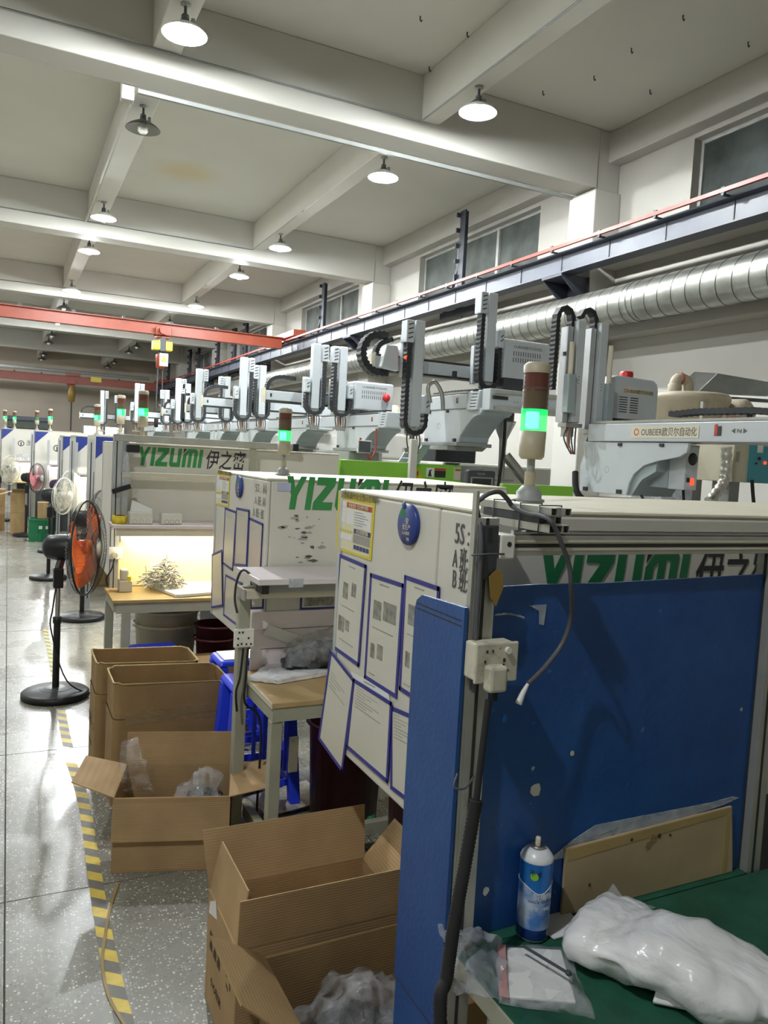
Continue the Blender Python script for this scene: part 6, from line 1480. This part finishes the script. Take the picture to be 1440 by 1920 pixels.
# ================================================================ HOPPERS, DRYERS, PIPES BEHIND THE ROBOTS
h=thing('hopper_dryer','large round cream hopper with lid, behind the nearest robot beam','hopper',(4.82,4.5,0))
c=(4.82,4.50)
MB().m('hopper_cream').lathe([(.12,1.60),(.275,1.80),(.28,2.16),(.29,2.165),(.29,2.185),(.30,2.19),(.30,2.215),(.305,2.22),(.305,2.25),(.275,2.27),(.0,2.275)],c=(*c,0),n=40).build('drum',None,h)
MB().m('socket_dirty').lathe([(.282,1.89),(.282,1.91)],c=(*c,0),n=40).build('band',None,h,fix=False)
MB().m('alu').box(c[0]-.16,c[1]-.285,1.96,c[0]-.13,c[1]-.255,2.19).build('latch',None,h,bevel=.004)
pl=MB().m('cream').box(c[0]+.06,c[1]-.302,2.06,c[0]+.22,c[1]-.25,2.13).build('label_plate',None,h); text('label_text','高温危险',.04,(c[0]+.065,c[1]-.3025,2.075),'-Y','sign_red',pl)
MB().m('hopper_cream').lathe([(.05,0),(.052,.05),(.045,.06)],c=(c[0]-.22,c[1]-.05,2.27),n=20).build('outlet',None,h)
b=MB().m('hopper_cream').tube(smooth_path([(c[0]-.22,c[1]-.05,2.30),(c[0]-.21,c[1]-.05,2.355),(c[0]-.16,c[1]-.05,2.375),(c[0]-.10,c[1]-.06,2.35),(c[0]-.09,c[1]-.06,2.275)],6),.042,14).build('elbow_pipe',None,h)
MB().m('sign_red').lathe([(.047,-.006),(.05,-.004),(.05,.004),(.047,.006)],c=(c[0]-.17,c[1]-.05,2.374),n=18,axis=(1,0,.1)).build('clamp_ring',None,h)
bl=MB().m('hopper_cream').lathe([(.05,-.09),(.12,-.085),(.14,-.05),(.14,.05),(.12,.08),(.09,.10),(.06,.10),(.055,.04),(0,.04)],c=(c[0]+.40,c[1]-.13,2.12),n=28,axis=(.25,-1,0)).build('blower',None,h)
MB().m('slot_dark').box(c[0]+.38,c[1]-.235,2.06,c[0]+.44,c[1]-.228,2.17).build('blower_slot',None,bl)
MB().m('hopper_cream').cyl((c[0]+.27,c[1]-.05,2.11),(c[0]+.36,c[1]-.08,2.11),.05,n=14).build('blower_duct',None,h)
MB().m('grey_paint').box(c[0]-.1,c[1]-.1,0,c[0]+.1,c[1]+.1,1.61).build('stand',None,h)
h2=thing('steel_tray','grey sheet steel hopper lid tilted open above the round cream hopper','lid',(5.4,5.0,0))
a=onY(1290,725,4.95); 
MB().m('grey_paint').slab([onY(1308,736,4.84),onY(1346,700,4.9),onY(1441,716,4.9),onY(1441,742,4.84)],.02).m('steel').slab([onY(1262,732,5.1),onY(1302,697,5.2),onY(1346,700,4.91),onY(1308,736,4.85)],.02).build('lid_sheet',None,h2)
MB().m('dark_grey').bar(tuple(onY(1335,745,4.82)),tuple(onY(1441,752,4.82)),.03).build('lid_rim',None,h2)
MB().m('grey_paint').bar((5.55,5.05,0.0),(5.55,5.05,2.37),.06).build('support_post',None,h2)
cb=thing('dryer_cabinet','beige control cabinet with teal front panel under the nearest robot beam','cabinet',(4.3,3.6,0))
a=onY(1378,835,3.75); b=onY(1408,900,3.75)
x0,x1=a.x,4.95; z0,z1=b.z-.02,a.z+.04
MB().m('beige_box').box(x0,3.75,z0,x1,4.08,z1).build('cabinet_body',None,cb,bevel=.006)
for k in range(6): MB().m('slot_dark').box(x0+.02,3.7485,z1-.09-k*.012,x0+.055,3.75,z1-.086-k*.012).build('louvre',None,cb)
tp=onY(1407,835,3.745); MB().m('teal_panel').box(tp.x,3.742,z0+.005,x1,3.7495,z1-.03).build('teal_front',None,cb)
for px,py,m_,r in ((1434,868,'red_led',.011),(1424,860,'black',.012),(1418,869,'black',.008)): 
    q=onY(px,py,3.74); MB().m(m_).cyl((q.x,3.7415,q.z),(q.x,3.734,q.z),r,n=14).build('indicator_lamp' if m_=='red_led' else 'knob',None,cb)
q=onY(1424,842,3.74); MB().m('paper_white').box(q.x-.02,3.737,q.z-.025,q.x+.035,3.7415,q.z+.025).build('meter',None,cb)
MB().m('grey_paint').box(x0+.1,3.85,1.301,x0+.2,4.0,z0-.001).build('stand',None,cb)
MB().m('black_rubber').tube(smooth_path([onY(1410,900,3.72),onY(1412,930,3.72),onY(1416,965,3.75),onY(1420,990,3.8)],6),.012,8).build('cable',None,cb)
cc=thing('feed_cabinet','plain beige cabinet on a stand beside the foil hose','cabinet',(3.95,4.1,0))
a=onY(1288,838,4.1); b=onY(1352,898,4.1)
MB().m('beige_box').box(a.x,4.1,b.z,b.x,4.3,a.z+.02).build('cabinet_body',None,cc,bevel=.006); MB().m('grey_paint').box(a.x+.09,4.09,a.z-.09,a.x+.15,4.099,a.z-.0).build('door_latch',None,cc,bevel=.004)
MB().m('grey_paint').box(a.x+.1,4.2,1.301,a.x+.2,4.3,b.z-.001).build('stand',None,cc)
fh=thing('foil_hose','crinkled foil-wrapped hose hanging beside the beige cabinets','hose',(4.0,3.85,1.2))
p=[onY(px,py,3.69) for px,py in ((1362,838),(1362,870),(1358,900),(1345,922),(1330,940))]
s_=smooth_path(p,7); MB().m('foil').tube(s_,[.034*(1+.14*math.sin(i*2.1)) for i in range(len(s_))],14).build('hose_body',None,fh)
p=[onY(px,py,4.05) for px,py in ((1200,905),(1225,880),(1260,900),(1265,950))]
fs_=thing('plastic_sheet','wrinkled translucent sheet hanging under the nearest robot control box','sheet',(3.9,4.05,1.3))
o=MB().m('film_grey').slab([onY(1190,960,4.05),onY(1195,885,4.05),onY(1290,900,4.05),onY(1300,975,4.05)],.01).build('sheet',None,fs_); crumple(o,5,.03,9,2)
# stainless hopper loader of the third machine
h3=thing('steel_hopper','small stainless hopper with a slanting feed pipe beside the large signal light','hopper',(3.4,5.3,1.6))
x=onY(945,800,5.75).x; x0=x
MB().m('steel').lathe([(.03,1.72),(.035,1.86),(.10,2.0),(.105,2.02),(.085,2.02),(.085,2.16),(.0,2.165)],c=(x,5.75,0),n=24).build('hopper_body',None,h3)
MB().m('steel').cyl((x,5.75,1.5),(x,5.75,1.72),.03,n=14).build('throat',None,h3); MB().m('grey_paint').box(x-.09,5.68,1.49,x+.09,5.82,1.51).build('flange',None,h3)
MB().m('steel').cyl((x+.03,5.74,1.72),(x+.36,5.6,1.33),.045,n=16).build('feed_pipe',None,h3)
MB().m('cream').cyl((x-.55,6.13,1.84),(x-.11,6.13,1.84),.055,n=16).build('air_pipe',None,h3)
MB().m('dark_grey').box(x-.52,6.02,1.632,x-.1,6.3,1.76).build('motor_block',None,h3,bevel=.01)
MB().m('black_rubber').tube(smooth_path([(x-.2,5.45,2.06),(x-.21,5.43,1.8),(x-.25,5.4,1.55),(x-.28,5.38,1.35)],6),.014,8).build('cable',None,h3)
for i,(y,lab) in enumerate(((8.25,'white rounded feed unit with a cream motor behind the robot with the red button'),(10.25,'white rounded feed unit behind the fourth robot'),(12.25,'white rounded feed unit behind the fifth robot'))):
    g=thing('feed_unit',lab,'feeder',(3.9,y,1.6))
    MB().m('white_clean').box(3.75,y-.2,1.622,4.4,y+.2,1.92).build('casing',None,g,bevel=.03); MB().m('white_clean').lathe([(.14,1.921),(.15,2.1),(.16,2.11),(.16,2.13),(0,2.14)],c=(4.1,y,0),n=24).build('drum',None,g)
    MB().m('sign_pale').lathe([(.05,2.141),(.05,2.24),(.03,2.26),(0,2.26)],c=(4.1,y,0),n=18).build('motor',None,g)
    MB().m('steel').cyl((3.85,y-.1,1.921),(3.85,y-.1,2.05),.05,n=14).build('filter',None,g)
# small control box on a bracket at the fourth machine
cbx=thing('robot_controller','dark handheld controller in a white frame hanging near the robot with the red button','controller',(3.05,6.6,1.5))
a=onY(672,825,6.9); b=onY(692,850,6.9)
MB().m('white_clean').box(a.x,6.9,b.z,b.x+.02,6.93,a.z).build('frame',None,cbx,bevel=.004); MB().m('dark_grey').box(a.x+.008,6.893,b.z+.008,b.x+.012,6.899,a.z-.008).build('keypad',None,cbx)
MB().m('sign_red').cyl((a.x+.02,6.9,a.z+.012),(a.x+.02,6.89,a.z+.012),.012,n=10).build('button',None,cbx)
MB().m('conductor_red').tube(smooth_path([(b.x-.01,6.92,b.z),(b.x+.04,6.95,b.z-.06),(b.x+.1,6.97,b.z+.05),(b.x+.1,6.98,b.z+.25)],6),.008,6).build('red_hose',None,cbx)
# far pipes near the end wall
MB().m('grey_paint').tube([(XL+.05,34.6,4.42),(5.4,34.6,4.42)],.07,10).build('pipe',label='grey pipe crossing the hall before the far wall, above the farther crane',cat='pipe')

# green-topped white strip: long post in front of the third robot
ps=thing('guard_post','white square post standing in front of the green-rimmed bed','post',(2.93,5.35,1.3))
q=onY(775,840,5.42); MB().m('white_clean').box(q.x-.03,5.40,0.0,q.x+.03,5.44,1.80).build('post',None,ps,bevel=.004)
